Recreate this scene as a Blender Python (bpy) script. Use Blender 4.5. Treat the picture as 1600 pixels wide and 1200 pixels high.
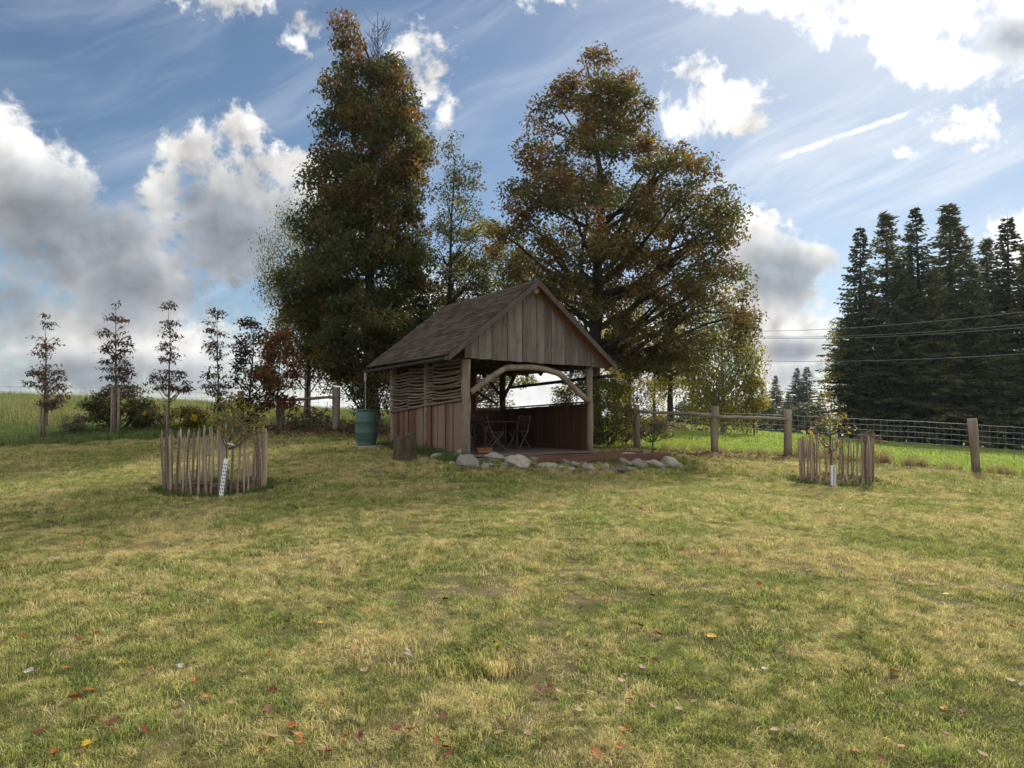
import bpy, bmesh, math, random
import numpy as np
from mathutils import Vector, Matrix, noise as mnoise

scene = bpy.context.scene
for o in list(bpy.data.objects):
    bpy.data.objects.remove(o)
COL = scene.collection
R = math.radians

# ------------------------------------------------------------------ camera
F = 1109.0            # focal length in pixels of the 1600 px wide photograph
HOR = 645.0           # row of the horizon
PITCH = math.atan((HOR - 600.0) / F)
EYE = 1.6
cam_d = bpy.data.cameras.new('camera')
cam = bpy.data.objects.new('camera', cam_d)
COL.objects.link(cam)
cam_d.sensor_width = 36.0
cam_d.lens = F / 1600.0 * 36.0
cam_d.clip_start = 0.05
cam_d.clip_end = 9000.0
cam.location = (0, 0, EYE)
cam.rotation_euler = (math.pi / 2 + PITCH, 0, 0)
scene.camera = cam

def ray(px, py):
    """direction of the view ray through a photograph pixel, world space"""
    u = (px - 800.0) / F
    v = (600.0 - py) / F
    c, s = math.cos(PITCH), math.sin(PITCH)
    return Vector((u, c - v * s, s + v * c))

def at(px, py, Y):
    d = ray(px, py)
    return Vector((0, 0, EYE)) + d * (Y / d.y)

# ------------------------------------------------------------------ sun, exposure
SUN_AZ, SUN_EL = R(30.0), R(34.0)
SUN = Vector((math.sin(SUN_AZ) * math.cos(SUN_EL), math.cos(SUN_AZ) * math.cos(SUN_EL), math.sin(SUN_EL)))
sun_d = bpy.data.lights.new('sun', 'SUN')
sun_d.energy = 3.0
sun_d.angle = R(8.0)
sun_d.color = (1.0, 0.93, 0.82)
sun = bpy.data.objects.new('sun', sun_d)
COL.objects.link(sun)
sun.rotation_euler = (-SUN).to_track_quat('-Z', 'Y').to_euler()
sun.location = SUN * 60
vs = scene.view_settings
vs.view_transform = 'Standard'
vs.look = 'None'
vs.exposure = 1.0
vs.gamma = 1.0
vs.use_curve_mapping = False
scene.cycles.max_bounces = 6
scene.cycles.diffuse_bounces = 3
scene.cycles.glossy_bounces = 2
scene.cycles.transmission_bounces = 4
scene.cycles.transparent_max_bounces = 6
scene.cycles.use_adaptive_sampling = True
scene.cycles.adaptive_threshold = 0.02
scene.cycles.use_denoising = True

# ------------------------------------------------------------------ world: sky + clouds
world = bpy.data.worlds.new('World')
scene.world = world
world.use_nodes = True
wt = world.node_tree
wt.nodes.clear()

class NT:
    """terse node building"""
    def __init__(s, tree): s.t = tree
    def n(s, kind, **kw):
        nd = s.t.nodes.new(kind)
        for k, v in kw.items(): setattr(nd, k, v)
        return nd
    def put(s, sock, v):
        if isinstance(v, bpy.types.NodeSocket): s.t.links.new(v, sock)
        elif v is not None: sock.default_value = v
    def m(s, op, a, b=None, c=None, clamp=False):
        nd = s.n('ShaderNodeMath', operation=op, use_clamp=clamp)
        for i, v in enumerate((a, b, c)):
            if v is not None: s.put(nd.inputs[i], v)
        return nd.outputs[0]
    def vm(s, op, a, b=None, out=0):
        nd = s.n('ShaderNodeVectorMath', operation=op)
        s.put(nd.inputs[0], a)
        if b is not None:
            s.put(nd.inputs['Scale'] if op == 'SCALE' else nd.inputs[1], b)
        return nd.outputs[out]
    def dot(s, a, b): return s.vm('DOT_PRODUCT', a, b, 'Value')
    def noise(s, vec, scale, detail=4, rough=0.5, dist=0.0, out='Fac'):
        nd = s.n('ShaderNodeTexNoise')
        s.put(nd.inputs['Vector'], vec)
        nd.inputs['Scale'].default_value = scale
        nd.inputs['Detail'].default_value = detail
        nd.inputs['Roughness'].default_value = rough
        nd.inputs['Distortion'].default_value = dist
        return nd.outputs[out]
    def sstep(s, v, a, b, lo=0.0, hi=1.0):
        nd = s.n('ShaderNodeMapRange', interpolation_type='SMOOTHSTEP')
        s.put(nd.inputs['Value'], v)
        nd.inputs['From Min'].default_value = a; nd.inputs['From Max'].default_value = b
        nd.inputs['To Min'].default_value = lo; nd.inputs['To Max'].default_value = hi
        return nd.outputs['Result']
    def mix(s, f, a, b, mode='MIX'):
        nd = s.n('ShaderNodeMix', data_type='RGBA', blend_type=mode)
        nd.clamp_factor = True
        s.put(nd.inputs[0], f)
        for sock, v in ((nd.inputs[6], a), (nd.inputs[7], b)):
            if isinstance(v, (tuple, list)) and len(v) == 3: v = (*v, 1.0)
            s.put(sock, v)
        return nd.outputs[2]

W = NT(wt)
tc = W.n('ShaderNodeTexCoord')
D = W.vm('NORMALIZE', tc.outputs['Generated'])
sky = W.n('ShaderNodeTexSky', sky_type='NISHITA')
sky.sun_disc = False
sky.sun_elevation = SUN_EL
sky.sun_rotation = SUN_AZ
sky.altitude = 700
sky.air_density = 1.0
sky.dust_density = 0.6
sky.ozone_density = 2.0
SKY_STRENGTH = 0.05
# soft noise for cloud edges and cloud bodies
warp = W.noise(D, 6.0, 1, 0.5, out='Color')
Dw = W.vm('ADD', D, W.vm('SCALE', W.vm('SUBTRACT', warp, (0.5, 0.5, 0.5)), 0.06))
nz = W.m('SUBTRACT', W.noise(Dw, 9.0, 6, 0.6), 0.5)
nz_s = W.m('SUBTRACT', W.noise(W.vm('ADD', Dw, (0.010, 0.0, 0.022)), 9.0, 3, 0.6), 0.5)
nzf = W.m('SUBTRACT', W.noise(Dw, 60.0, 3, 0.6), 0.5)
relief = W.m('SUBTRACT', nz, nz_s)
nbody = W.m('ADD', W.m('MULTIPLY', nz_s, 0.6), W.m('MULTIPLY', nzf, 0.25))
# the sky to the south (ahead) as a flat chart: x to the west-east, y upward, in units of 1000
fwd = W.m('MAXIMUM', W.dot(D, (0.0, 1.0, 0.0)), 0.12)
chart = W.vm('SCALE', D, W.m('DIVIDE', 1.0, fwd))

def chart_pt(px, py):
    d = ray(px, py)
    return d.x / d.y, d.z / d.y

def field(blobs, k=0.16):
    """about 0 in the middle of a patch, 1 on its rim, more outside; patches melt together"""
    acc = None
    for px, py, rx, ry in blobs:
        cx, cz = chart_pt(px, py)
        ix, iz = F / rx, F / ry
        nd = W.n('ShaderNodeVectorMath', operation='MULTIPLY_ADD')
        W.put(nd.inputs[0], chart)
        nd.inputs[1].default_value = (ix, 0.0, iz)
        nd.inputs[2].default_value = (-cx * ix, 0.0, -cz * iz)
        r = W.vm('LENGTH', nd.outputs[0], out='Value')
        acc = r if acc is None else W.m('SMOOTH_MIN', acc, r, k)
    return W.m('SUBTRACT', 1.0, acc)

# cumulus bodies (photograph column, row, half width, half height)
crisp = field([
    (365, 330, 135, 140), (290, 235, 62, 46), (378, 205, 46, 44), (450, 262, 70, 46), (505, 350, 110, 120), (255, 300, 50, 70),
    (1120, 168, 80, 56), (1070, 190, 44, 36), (1165, 192, 42, 32), (1110, 125, 26, 18),
    (1205, 440, 110, 90), (1172, 365, 52, 50), (1275, 405, 60, 40), (1225, 545, 150, 90), (1600, 380, 80, 60),
])
soft = field([
    (20, 330, 190, 140), (-70, 230, 170, 110), (150, 400, 140, 120), (230, 460, 130, 100),
    (200, 545, 330, 110), (-120, 540, 300, 190), (600, 560, 330, 120), (950, 600, 460, 110), (1500, 590, 300, 110),
    (1440, 15, 170, 60), (1530, 95, 150, 50), (1400, 75, 55, 36), (1600, 60, 170, 110), (1220, -25, 170, 44),
])
a_crisp = W.sstep(W.m('ADD', crisp, W.m('ADD', W.m('MULTIPLY', nz, 2.2), W.m('MULTIPLY', nzf, 1.3))), -0.06, 0.46)
a_soft = W.sstep(W.m('ADD', soft, W.m('ADD', W.m('MULTIPLY', nz, 3.0), W.m('MULTIPLY', nzf, 1.0))), -0.05, 0.6)
wisp = field([(672, 118, 40, 56), (702, 165, 22, 34), (640, 70, 30, 36), (1512, 198, 70, 34), (370, -6, 80, 28), (472, 48, 36, 44), (890, -4, 70, 22), (1090, 112, 50, 26), (1420, 240, 40, 12)])
a_wisp = W.m('MULTIPLY', W.sstep(W.m('ADD', wisp, W.m('ADD', W.m('MULTIPLY', nz, 3.2), W.m('MULTIPLY', nzf, 3.4))), -0.15, 1.0), 0.9)
# out of view, clouds made brighter and fuller to light the shaded fronts
away = W.sstep(W.dot(D, (0, 1, 0)), 0.62, 0.45)
big = W.m('SUBTRACT', W.noise(D, 2.6, 1, 0.5), 0.5)
gen = W.sstep(W.m('ADD', nz, W.m('MULTIPLY', big, 2.2)), -0.12, 0.2)
gen = W.m('MULTIPLY', gen, away)
alpha = W.m('MAXIMUM', W.m('MAXIMUM', a_crisp, a_soft), W.m('MAXIMUM', gen, a_wisp))
# veils of thin high cloud, combed in one direction
c0 = ray(1350, 260).normalized()
t0 = c0.cross(Vector((0, 0, 1))).normalized(); u0 = t0.cross(c0)
t0, u0 = t0 * math.cos(R(20)) + u0 * math.sin(R(20)), u0 * math.cos(R(20)) - t0 * math.sin(R(20))
comb = W.n('ShaderNodeCombineXYZ')
W.put(comb.inputs[0], W.dot(Dw, tuple(t0 * 2.2)))
W.put(comb.inputs[1], W.dot(Dw, tuple(u0 * 13.0)))
W.put(comb.inputs[2], W.dot(Dw, tuple(c0 * 2.2)))
veil = W.sstep(W.noise(comb.outputs[0], 1.5, 4, 0.6, 0.4), 0.40, 0.80)
veil_at = W.m('ADD', 0.30, W.m('MULTIPLY', W.m('MAXIMUM', field([(1440, 240, 420, 170)]), 0.0), 1.1))
veil = W.m('MULTIPLY', veil, veil_at)
# contrail
cx, cz = chart_pt(1318, 212)
e0, e1 = chart_pt(1205, 250), chart_pt(1432, 172)
ta = Vector((e1[0] - e0[0], 0, e1[1] - e0[1])).normalized()
tu = Vector((-ta.z, 0, ta.x))
rel = W.vm('SUBTRACT', chart, (cx, 0, cz))
tx = W.m('ABSOLUTE', W.dot(rel, tuple(ta * (F / 120.0))))
ty = W.m('ABSOLUTE', W.m('ADD', W.dot(rel, tuple(tu * (F / 5.2))), W.m('MULTIPLY', nzf, 2.6)))
trail = W.m('MULTIPLY', W.sstep(ty, 1.35, 0.15), W.sstep(W.m('ADD', tx, W.m('MULTIPLY', nz, 1.5)), 1.05, 0.75))
# bases of the clouds are grey
shade = field([
    (60, 380, 150, 100), (150, 370, 100, 90), (-60, 380, 160, 110), (190, 450, 90, 70), (-20, 470, 140, 70),
    (350, 360, 110, 100), (440, 400, 120, 110), (300, 310, 50, 50),
    (1230, 430, 90, 46), (1290, 590, 90, 30), (1590, 62, 80, 40), (100, 590, 300, 40), (330, 460, 90, 40), (1240, 550, 60, 20),
])
shade = W.sstep(W.m('ADD', shade, W.m('ADD', W.m('MULTIPLY', nz, 2.4), W.m('MULTIPLY', nzf, 0.5))), -0.6, 0.8)
gen_shade = W.sstep(W.m('ADD', W.m('MULTIPLY', nz, 1.3), W.m('MULTIPLY', big, 1.2)), 0.0, 0.5)
shade = W.m('MAXIMUM', shade, W.m('MULTIPLY', W.m('MULTIPLY', gen_shade, away), 0.45))
# light scattered forward around the sun
cs = W.m('MAXIMUM', W.dot(D, tuple(SUN)), 0.0)
glow_w = W.m('POWER', cs, 18.0)
glow_n = W.m('POWER', cs, 90.0)
lit = W.m('ADD', W.m('ADD', W.m('ADD', W.m('ADD', 0.43, W.m('MULTIPLY', away, 0.5)), W.m('MULTIPLY', nbody, 0.33)), W.m('MULTIPLY', relief, 1.35)), W.m('ADD', W.m('MULTIPLY', glow_w, 0.16), W.m('MULTIPLY', glow_n, 0.7)))  # the away term is the added brightness of the unseen clouds
white = W.mix(1.0, (1.0, 0.985, 0.96), lit, 'MULTIPLY')
grey = W.mix(1.0, (0.125, 0.142, 0.165), W.m('ADD', W.m('ADD', W.m('ADD', 1.0, W.m('MULTIPLY', nbody, 0.9)), W.m('MULTIPLY', relief, 2.2)), W.m('MULTIPLY', glow_w, 0.9)), 'MULTIPLY')
cloud = W.mix(W.m('MULTIPLY', shade, 0.92), white, grey)
blue = W.mix(1.0, sky.outputs[0], (SKY_STRENGTH * 0.84, SKY_STRENGTH * 0.90, SKY_STRENGTH * 0.90), 'MULTIPLY')
blue = W.mix(W.m('ADD', W.m('MULTIPLY', glow_w, 0.16), W.m('MULTIPLY', glow_n, 0.5), clamp=True), blue, (0.50, 0.515, 0.54))
blue = W.mix(veil, blue, (0.43, 0.46, 0.505))
blue = W.mix(W.m('MULTIPLY', trail, W.sstep(nzf, -0.3, 0.06)), blue, (0.56, 0.575, 0.60))
out_c = W.mix(alpha, blue, cloud)
bg = W.n('ShaderNodeBackground')
W.put(bg.inputs['Color'], out_c)
bg.inputs['Strength'].default_value = 1.0
wo = W.n('ShaderNodeOutputWorld')
wt.links.new(bg.outputs[0], wo.inputs['Surface'])
world.cycles.sampling_method = 'MANUAL'
world.cycles.sample_map_resolution = 512

# ------------------------------------------------------------------ helpers
rng = np.random.default_rng(7)
rnd = random.Random(11)

def tag(o, label=None, cat=None, group=None, kind=None):
    if label: o['label'] = label
    if cat: o['category'] = cat
    if group: o['group'] = group
    if kind: o['kind'] = kind
    return o

def empty(name, loc, rz=0.0, label=None, cat=None, group=None):
    o = bpy.data.objects.new(name, None)
    COL.objects.link(o)
    o.location = loc
    o.rotation_euler = (0, 0, rz)
    o.empty_display_size = 0.2
    return tag(o, label, cat, group)

def link(name, me, mat=None, parent=None, loc=None, rot=None):
    o = bpy.data.objects.new(name, me)
    COL.objects.link(o)
    if mat is not None and not me.materials: me.materials.append(mat)
    if parent is not None: o.parent = parent
    if loc is not None: o.location = loc
    if rot is not None: o.rotation_euler = rot
    return o

def np_mesh(name, V, Fq, col=None, smooth=False):
    """mesh from a vertex array and an array of equal-sized faces"""
    me = bpy.data.meshes.new(name)
    V = np.ascontiguousarray(V, dtype=np.float32)
    Fq = np.ascontiguousarray(Fq, dtype=np.int32)
    nf, k = Fq.shape
    me.vertices.add(len(V)); me.vertices.foreach_set('co', V.ravel())
    me.loops.add(nf * k); me.loops.foreach_set('vertex_index', Fq.ravel())
    me.polygons.add(nf)
    me.polygons.foreach_set('loop_start', np.arange(0, nf * k, k, dtype=np.int32))
    me.polygons.foreach_set('loop_total', np.full(nf, k, dtype=np.int32))
    if smooth: me.polygons.foreach_set('use_smooth', np.ones(nf, dtype=bool))
    if col is not None:
        a = me.attributes.new('col', 'FLOAT_COLOR', 'POINT')
        c = np.ones((len(V), 4), dtype=np.float32); c[:, :3] = col
        a.data.foreach_set('color', c.ravel())
    me.update(calc_edges=True)
    return me

class MB:
    """collects shapes, then links them as one mesh object"""
    def __init__(s): s.v = []; s.f = []
    def add(s, vs, fs):
        b = len(s.v)
        s.v += [tuple(v) for v in vs]
        s.f += [tuple(b + i for i in f) for f in fs]
        return s
    def box(s, x0, x1, y0, y1, z0, z1):
        v = [(x, y, z) for z in (z0, z1) for y in (y0, y1) for x in (x0, x1)]
        return s.add(v, [(0, 2, 3, 1), (4, 5, 7, 6), (0, 1, 5, 4), (2, 6, 7, 3), (0, 4, 6, 2), (1, 3, 7, 5)])
    def hexa(s, p):      # 8 corners: bottom four, then the top four above them
        return s.add(p, [(3, 2, 1, 0), (4, 5, 6, 7), (0, 1, 5, 4), (1, 2, 6, 5), (2, 3, 7, 6), (3, 0, 4, 7)])
    def beam(s, a, b, w, h, up=(0, 0, 1)):
        a, b = Vector(a), Vector(b); d = (b - a).normalized(); up = Vector(up)
        sd = d.cross(up)
        if sd.length < 1e-4: sd = d.cross(Vector((1, 0, 0)))
        sd.normalize(); u = sd.cross(d)
        p = [e + sd * i * w / 2 + u * j * h / 2 for e in (a, b) for i, j in ((-1, -1), (1, -1), (1, 1), (-1, 1))]
        return s.hexa(p)
    def tube(s, pts, rad, n=8, wob=0.0, cap=True):
        pts = [Vector(p) for p in pts]
        if isinstance(rad, (int, float)): rad = [rad] * len(pts)
        b = len(s.v); prev = None
        for i, p in enumerate(pts):
            d = (pts[min(i + 1, len(pts) - 1)] - pts[max(i - 1, 0)]).normalized()
            if prev is None:
                prev = d.cross(Vector((0, 0, 1)) if abs(d.z) < 0.9 else Vector((1, 0, 0))).normalized()
            e = (prev - d * prev.dot(d)).normalized(); prev = e
            g = d.cross(e)
            for k in range(n):
                a = 2 * math.pi * k / n
                r = rad[i] * (1 + wob * rnd.uniform(-1, 1))
                s.v.append(tuple(p + (e * math.cos(a) + g * math.sin(a)) * r))
        for i in range(len(pts) - 1):
            for k in range(n):
                k2 = (k + 1) % n
                s.f.append((b + i * n + k, b + i * n + k2, b + (i + 1) * n + k2, b + (i + 1) * n + k))
        if cap:
            s.f.append(tuple(b + k for k in reversed(range(n))))
            s.f.append(tuple(b + (len(pts) - 1) * n + k for k in range(n)))
        return s
    def lathe(s, prof, n=32, c=(0, 0, 0)):
        b = len(s.v)
        for r, z in prof:
            for k in range(n):
                a = 2 * math.pi * k / n
                s.v.append((c[0] + r * math.cos(a), c[1] + r * math.sin(a), c[2] + z))
        for i in range(len(prof) - 1):
            for k in range(n):
                k2 = (k + 1) % n
                s.f.append((b + i * n + k, b + i * n + k2, b + (i + 1) * n + k2, b + (i + 1) * n + k))
        s.f.append(tuple(b + k for k in reversed(range(n))))
        s.f.append(tuple(b + (len(prof) - 1) * n + k for k in range(n)))
        return s
    def mesh(s, name, smooth=False):
        me = bpy.data.meshes.new(name)
        me.from_pydata(s.v, [], s.f)
        if smooth: me.polygons.foreach_set('use_smooth', [len(f) <= 4 for f in s.f])
        me.update()
        return me
    def build(s, name, mat, parent=None, smooth=False, bevel=0.0, loc=None, rot=None):
        me = s.mesh(name, smooth)
        if bevel:
            bm = bmesh.new(); bm.from_mesh(me)
            bmesh.ops.bevel(bm, geom=list(bm.edges), offset=bevel, segments=1, affect='EDGES', clamp_overlap=True)
            bm.to_mesh(me); bm.free()
        return link(name, me, mat, parent, loc, rot)

def copy_tree(o, parent=None):
    c = o.copy(); COL.objects.link(c); c.parent = parent
    for ch in o.children: copy_tree(ch, c)
    return c

# ------------------------------------------------------------------ materials
def new_mat(name):
    m = bpy.data.materials.new(name); m.use_nodes = True
    m.node_tree.nodes.clear()
    return m, NT(m.node_tree)

def finish(T, bsdf):
    o = T.n('ShaderNodeOutputMaterial'); T.t.links.new(bsdf, o.inputs['Surface'])

def princ(T, col, rough=0.8, spec=0.25, normal=None, metal=0.0):
    p = T.n('ShaderNodeBsdfPrincipled')
    if isinstance(col, (tuple, list)): col = (*col[:3], 1.0)
    T.put(p.inputs['Base Color'], col)
    T.put(p.inputs['Roughness'], rough)
    p.inputs['Specular IOR Level'].default_value = spec
    p.inputs['Metallic'].default_value = metal
    if normal is not None: T.put(p.inputs['Normal'], normal)
    return p.outputs[0]

def bump(T, h, strength=0.4, dist=0.01):
    b = T.n('ShaderNodeBump'); b.inputs['Strength'].default_value = strength
    b.inputs['Distance'].default_value = dist
    T.put(b.inputs['Height'], h)
    return b.outputs[0]

def scaled(T, vec, s):
    return T.vm('MULTIPLY', vec, s)

def mat_wood(name, c1, c2, c3, grain=(9, 9, 0.7), var=0.5, crack=0.6, rough=0.85, hue_var=None):
    """weathered timber: grain stretched along one axis, tone changes from piece to piece"""
    m, T = new_mat(name)
    tcn = T.n('ShaderNodeTexCoord'); oi = T.n('ShaderNodeObjectInfo')
    off = T.n('ShaderNodeCombineXYZ')
    for i in range(3): T.put(off.inputs[i], T.m('MULTIPLY', oi.outputs['Random'], 37.0 + 11 * i))
    P = T.vm('ADD', tcn.outputs['Object'], off.outputs[0])
    g = T.noise(scaled(T, P, tuple(4 * x for x in grain)), 1.0, 5, 0.65, 0.4)
    g2 = T.noise(scaled(T, P, tuple(0.9 * x for x in grain)), 1.0, 3, 0.5)
    c = T.mix(T.sstep(g2, 0.35, 0.65), c1, c2)
    c = T.mix(T.m('MULTIPLY', T.sstep(g, 0.50, 0.72), crack), c, c3)
    if hue_var is not None:
        c = T.mix(T.sstep(oi.outputs['Random'], 0.35, 0.65), c, T.mix(0.72, c, hue_var))
    tone = T.m('ADD', 1.0 - var / 2, T.m('MULTIPLY', oi.outputs['Random'], var))
    c = T.mix(1.0, c, tone, 'MULTIPLY')
    finish(T, princ(T, c, rough, 0.2, bump(T, g, 0.5, 0.006)))
    return m

def mat_leaf(name, trans=0.42, rough=0.55, spec=0.3, tint=(1.0, 1.0, 1.0)):
    m, T = new_mat(name)
    a = T.n('ShaderNodeAttribute', attribute_name='col')
    c = a.outputs['Color']
    p = princ(T, T.mix(1.0, c, (0.66, 0.66, 0.66), 'MULTIPLY'), rough, spec)
    tr = T.n('ShaderNodeBsdfTranslucent')
    hsv = T.n('ShaderNodeHueSaturation'); hsv.inputs['Saturation'].default_value = 1.08; hsv.inputs['Value'].default_value = 1.75
    T.put(hsv.inputs['Color'], c)
    T.put(tr.inputs['Color'], hsv.outputs[0])
    mx = T.n('ShaderNodeMixShader'); mx.inputs[0].default_value = trans
    T.t.links.new(p, mx.inputs[1]); T.t.links.new(tr.outputs[0], mx.inputs[2])
    finish(T, mx.outputs[0])
    return m

def mat_simple(name, col, rough=0.6, spec=0.3, nscale=6.0, amt=0.25, metal=0.0, bmp=0.15, bd=0.004):
    m, T = new_mat(name)
    tcn = T.n('ShaderNodeTexCoord')
    n = T.noise(tcn.outputs['Object'], nscale, 5, 0.6)
    n2 = T.noise(tcn.outputs['Object'], nscale * 7, 4, 0.6)
    f = T.m('ADD', 1.0 - amt / 2, T.m('MULTIPLY', T.m('ADD', T.m('MULTIPLY', n, 0.7), T.m('MULTIPLY', n2, 0.3)), amt))
    c = T.mix(1.0, col, f, 'MULTIPLY')
    finish(T, princ(T, c, T.m('ADD', rough - 0.1, T.m('MULTIPLY', n2, 0.2)), spec, bump(T, n2, bmp, bd), metal))
    return m

M = {}
M['gable'] = mat_wood('weathered_board', (0.175, 0.148, 0.127), (0.12, 0.10, 0.086), (0.038, 0.031, 0.026), var=0.5, crack=0.85)
M['side'] = mat_wood('red_grey_board', (0.225, 0.108, 0.064), (0.16, 0.078, 0.048), (0.06, 0.033, 0.024), var=0.55, hue_var=(0.165, 0.122, 0.094), crack=0.8)
M['red'] = mat_wood('oiled_red_board', (0.10, 0.043, 0.028), (0.072, 0.032, 0.021), (0.03, 0.016, 0.012), var=0.35)
M['edge'] = mat_wood('red_edge_board', (0.145, 0.07, 0.05), (0.105, 0.053, 0.04), (0.05, 0.03, 0.024), grain=(0.7, 9, 9), var=0.1)
M['floor'] = mat_wood('grey_floor_board', (0.15, 0.12, 0.10), (0.10, 0.082, 0.068), (0.045, 0.037, 0.03), grain=(0.7, 9, 9), var=0.3)
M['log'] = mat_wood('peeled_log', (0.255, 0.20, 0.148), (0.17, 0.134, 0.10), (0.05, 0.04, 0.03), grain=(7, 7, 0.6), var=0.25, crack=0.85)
M['stick_y'] = mat_wood('hazel_stick_along', (0.20, 0.158, 0.125), (0.13, 0.10, 0.08), (0.12, 0.09, 0.075), grain=(9, 1.2, 9), var=0.5, crack=0.5)
M['stick_x'] = mat_wood('hazel_stick_across', (0.34, 0.28, 0.235), (0.25, 0.20, 0.17), (0.10, 0.08, 0.065), grain=(1.2, 9, 9), var=0.5, crack=0.5)
M['soffit'] = mat_wood('roof_board', (0.23, 0.105, 0.052), (0.17, 0.078, 0.04), (0.07, 0.036, 0.024), grain=(9, 0.7, 9), var=0.25)
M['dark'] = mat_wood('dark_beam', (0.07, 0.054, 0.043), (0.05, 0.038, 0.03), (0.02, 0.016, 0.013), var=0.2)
M['picket'] = mat_wood('chestnut_paling', (0.36, 0.275, 0.21), (0.22, 0.165, 0.125), (0.09, 0.065, 0.05), grain=(14, 14, 1.0), var=0.8)
M['post'] = mat_wood('fence_post', (0.25, 0.205, 0.15), (0.17, 0.135, 0.10), (0.08, 0.062, 0.045), grain=(9, 9, 0.8), var=0.3)
M['rail'] = mat_wood('fence_rail', (0.27, 0.22, 0.17), (0.19, 0.15, 0.12), (0.07, 0.055, 0.045), grain=(0.8, 9, 9), var=0.3)
M['bark'] = mat_wood('bark', (0.075, 0.062, 0.05), (0.05, 0.041, 0.034), (0.02, 0.016, 0.013), grain=(5, 5, 1.0), var=0.3, rough=0.95)
M['bark_pale'] = mat_wood('pale_bark', (0.30, 0.29, 0.27), (0.17, 0.16, 0.145), (0.05, 0.045, 0.04), grain=(3, 3, 3), var=0.2, rough=0.9)
M['bark_young'] = mat_wood('young_bark', (0.16, 0.11, 0.085), (0.11, 0.08, 0.06), (0.05, 0.04, 0.03), grain=(6, 6, 1.0), var=0.3)
M['leaf'] = mat_leaf('leaf')
M['needle'] = mat_leaf('needle', trans=0.15, rough=0.7, spec=0.15)
M['dead'] = mat_leaf('fallen_leaf', trans=0.2, rough=0.65)
M['wire'] = mat_simple('galvanised_wire', (0.26, 0.27, 0.26), 0.45, 0.5, metal=0.6)
M['gutter'] = mat_simple('black_gutter', (0.045, 0.045, 0.048), 0.45, 0.4)
M['chain'] = mat_simple('grey_chain', (0.35, 0.36, 0.37), 0.5, 0.5)
M['barrel'] = mat_simple('green_plastic', (0.045, 0.098, 0.078), 0.5, 0.35, nscale=3.0, amt=0.3, bmp=0.05)
M['barrel_lid'] = mat_simple('dark_plastic_ring', (0.035, 0.075, 0.072), 0.5, 0.4)
M['white'] = mat_simple('white_plastic', (0.78, 0.79, 0.80), 0.5, 0.4, amt=0.12)
M['hole'] = mat_simple('shadowy_hole', (0.09, 0.10, 0.11), 0.9, 0.1)
M['metal_dark'] = mat_simple('dark_steel', (0.03, 0.03, 0.032), 0.5, 0.4)
M['metal_grey'] = mat_simple('worn_steel', (0.09, 0.09, 0.09), 0.5, 0.4, metal=0.3)
M['soil'] = mat_simple('soil', (0.085, 0.06, 0.043), 0.95, 0.1, nscale=9, amt=0.7, bmp=0.8, bd=0.03)

def mat_stone(name, c1, c2, moss=0.25):
    m, T = new_mat(name)
    tcn = T.n('ShaderNodeTexCoord'); oi = T.n('ShaderNodeObjectInfo')
    off = T.n('ShaderNodeCombineXYZ'); T.put(off.inputs[0], T.m('MULTIPLY', oi.outputs['Random'], 50.0))
    P = T.vm('ADD', tcn.outputs['Object'], off.outputs[0])
    n = T.noise(P, 5.0, 6, 0.65); n2 = T.noise(P, 26.0, 5, 0.7)
    c = T.mix(T.sstep(n, 0.35, 0.65), c1, c2)
    c = T.mix(T.m('MULTIPLY', T.sstep(n2, 0.55, 0.75), 0.7), c, (0.10, 0.09, 0.075))
    geo = T.n('ShaderNodeNewGeometry')
    lich = T.m('MULTIPLY', T.sstep(T.noise(P, 11.0, 4, 0.6), 0.56, 0.66), moss)
    c = T.mix(lich, c, (0.16, 0.17, 0.08))
    tone = T.m('ADD', 0.75, T.m('MULTIPLY', oi.outputs['Random'], 0.5))
    c = T.mix(1.0, c, tone, 'MULTIPLY')
    finish(T, princ(T, c, 0.9, 0.15, bump(T, T.m('ADD', n, T.m('MULTIPLY', n2, 0.5)), 0.7, 0.03)))
    return m
M['stone_pale'] = mat_stone('pale_stone', (0.39, 0.35, 0.29), (0.275, 0.248, 0.21))
M['verge'] = mat_wood('brown_verge', (0.11, 0.075, 0.068), (0.085, 0.06, 0.055), (0.045, 0.033, 0.03), var=0.1)
M['stone_grey'] = mat_stone('grey_stone', (0.31, 0.285, 0.255), (0.22, 0.20, 0.18), 0.4)
M['stone_brown'] = mat_stone('brown_stone', (0.25, 0.205, 0.16), (0.17, 0.14, 0.11), 0.5)

def mat_shingle():
    m, T = new_mat('bitumen_shingle')
    a = T.n('ShaderNodeAttribute', attribute_name='col')
    tcn = T.n('ShaderNodeTexCoord')
    n = T.noise(tcn.outputs['Object'], 3.0, 5, 0.6); n2 = T.noise(tcn.outputs['Object'], 90.0, 3, 0.6)
    c = T.mix(1.0, a.outputs['Color'], T.m('ADD', 0.6, T.m('MULTIPLY', T.m('ADD', n, n2), 0.4)), 'MULTIPLY')
    c = T.mix(T.m('MULTIPLY', T.sstep(n, 0.55, 0.72), 0.25), c, (0.13, 0.13, 0.095))
    finish(T, princ(T, c, 0.95, 0.1, bump(T, n2, 0.5, 0.004)))
    return m
M['shingle'] = mat_shingle()

# colours of the turf: green with straw and brown patches that have shapes of their own
def turf_colour(T, P, straw_bias=0.0):
    a = T.noise(P, 0.42, 4, 0.6, 0.6)
    b = T.noise(P, 1.7, 5, 0.62, 0.3)
    d = T.noise(P, 7.0, 4, 0.65)
    f = T.m('ADD', T.m('ADD', T.m('MULTIPLY', a, 0.55), T.m('MULTIPLY', b, 0.55)), T.m('MULTIPLY', d, 0.35))
    return T.sstep(f, 0.63 - straw_bias, 0.85 - straw_bias), a, b, d

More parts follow.
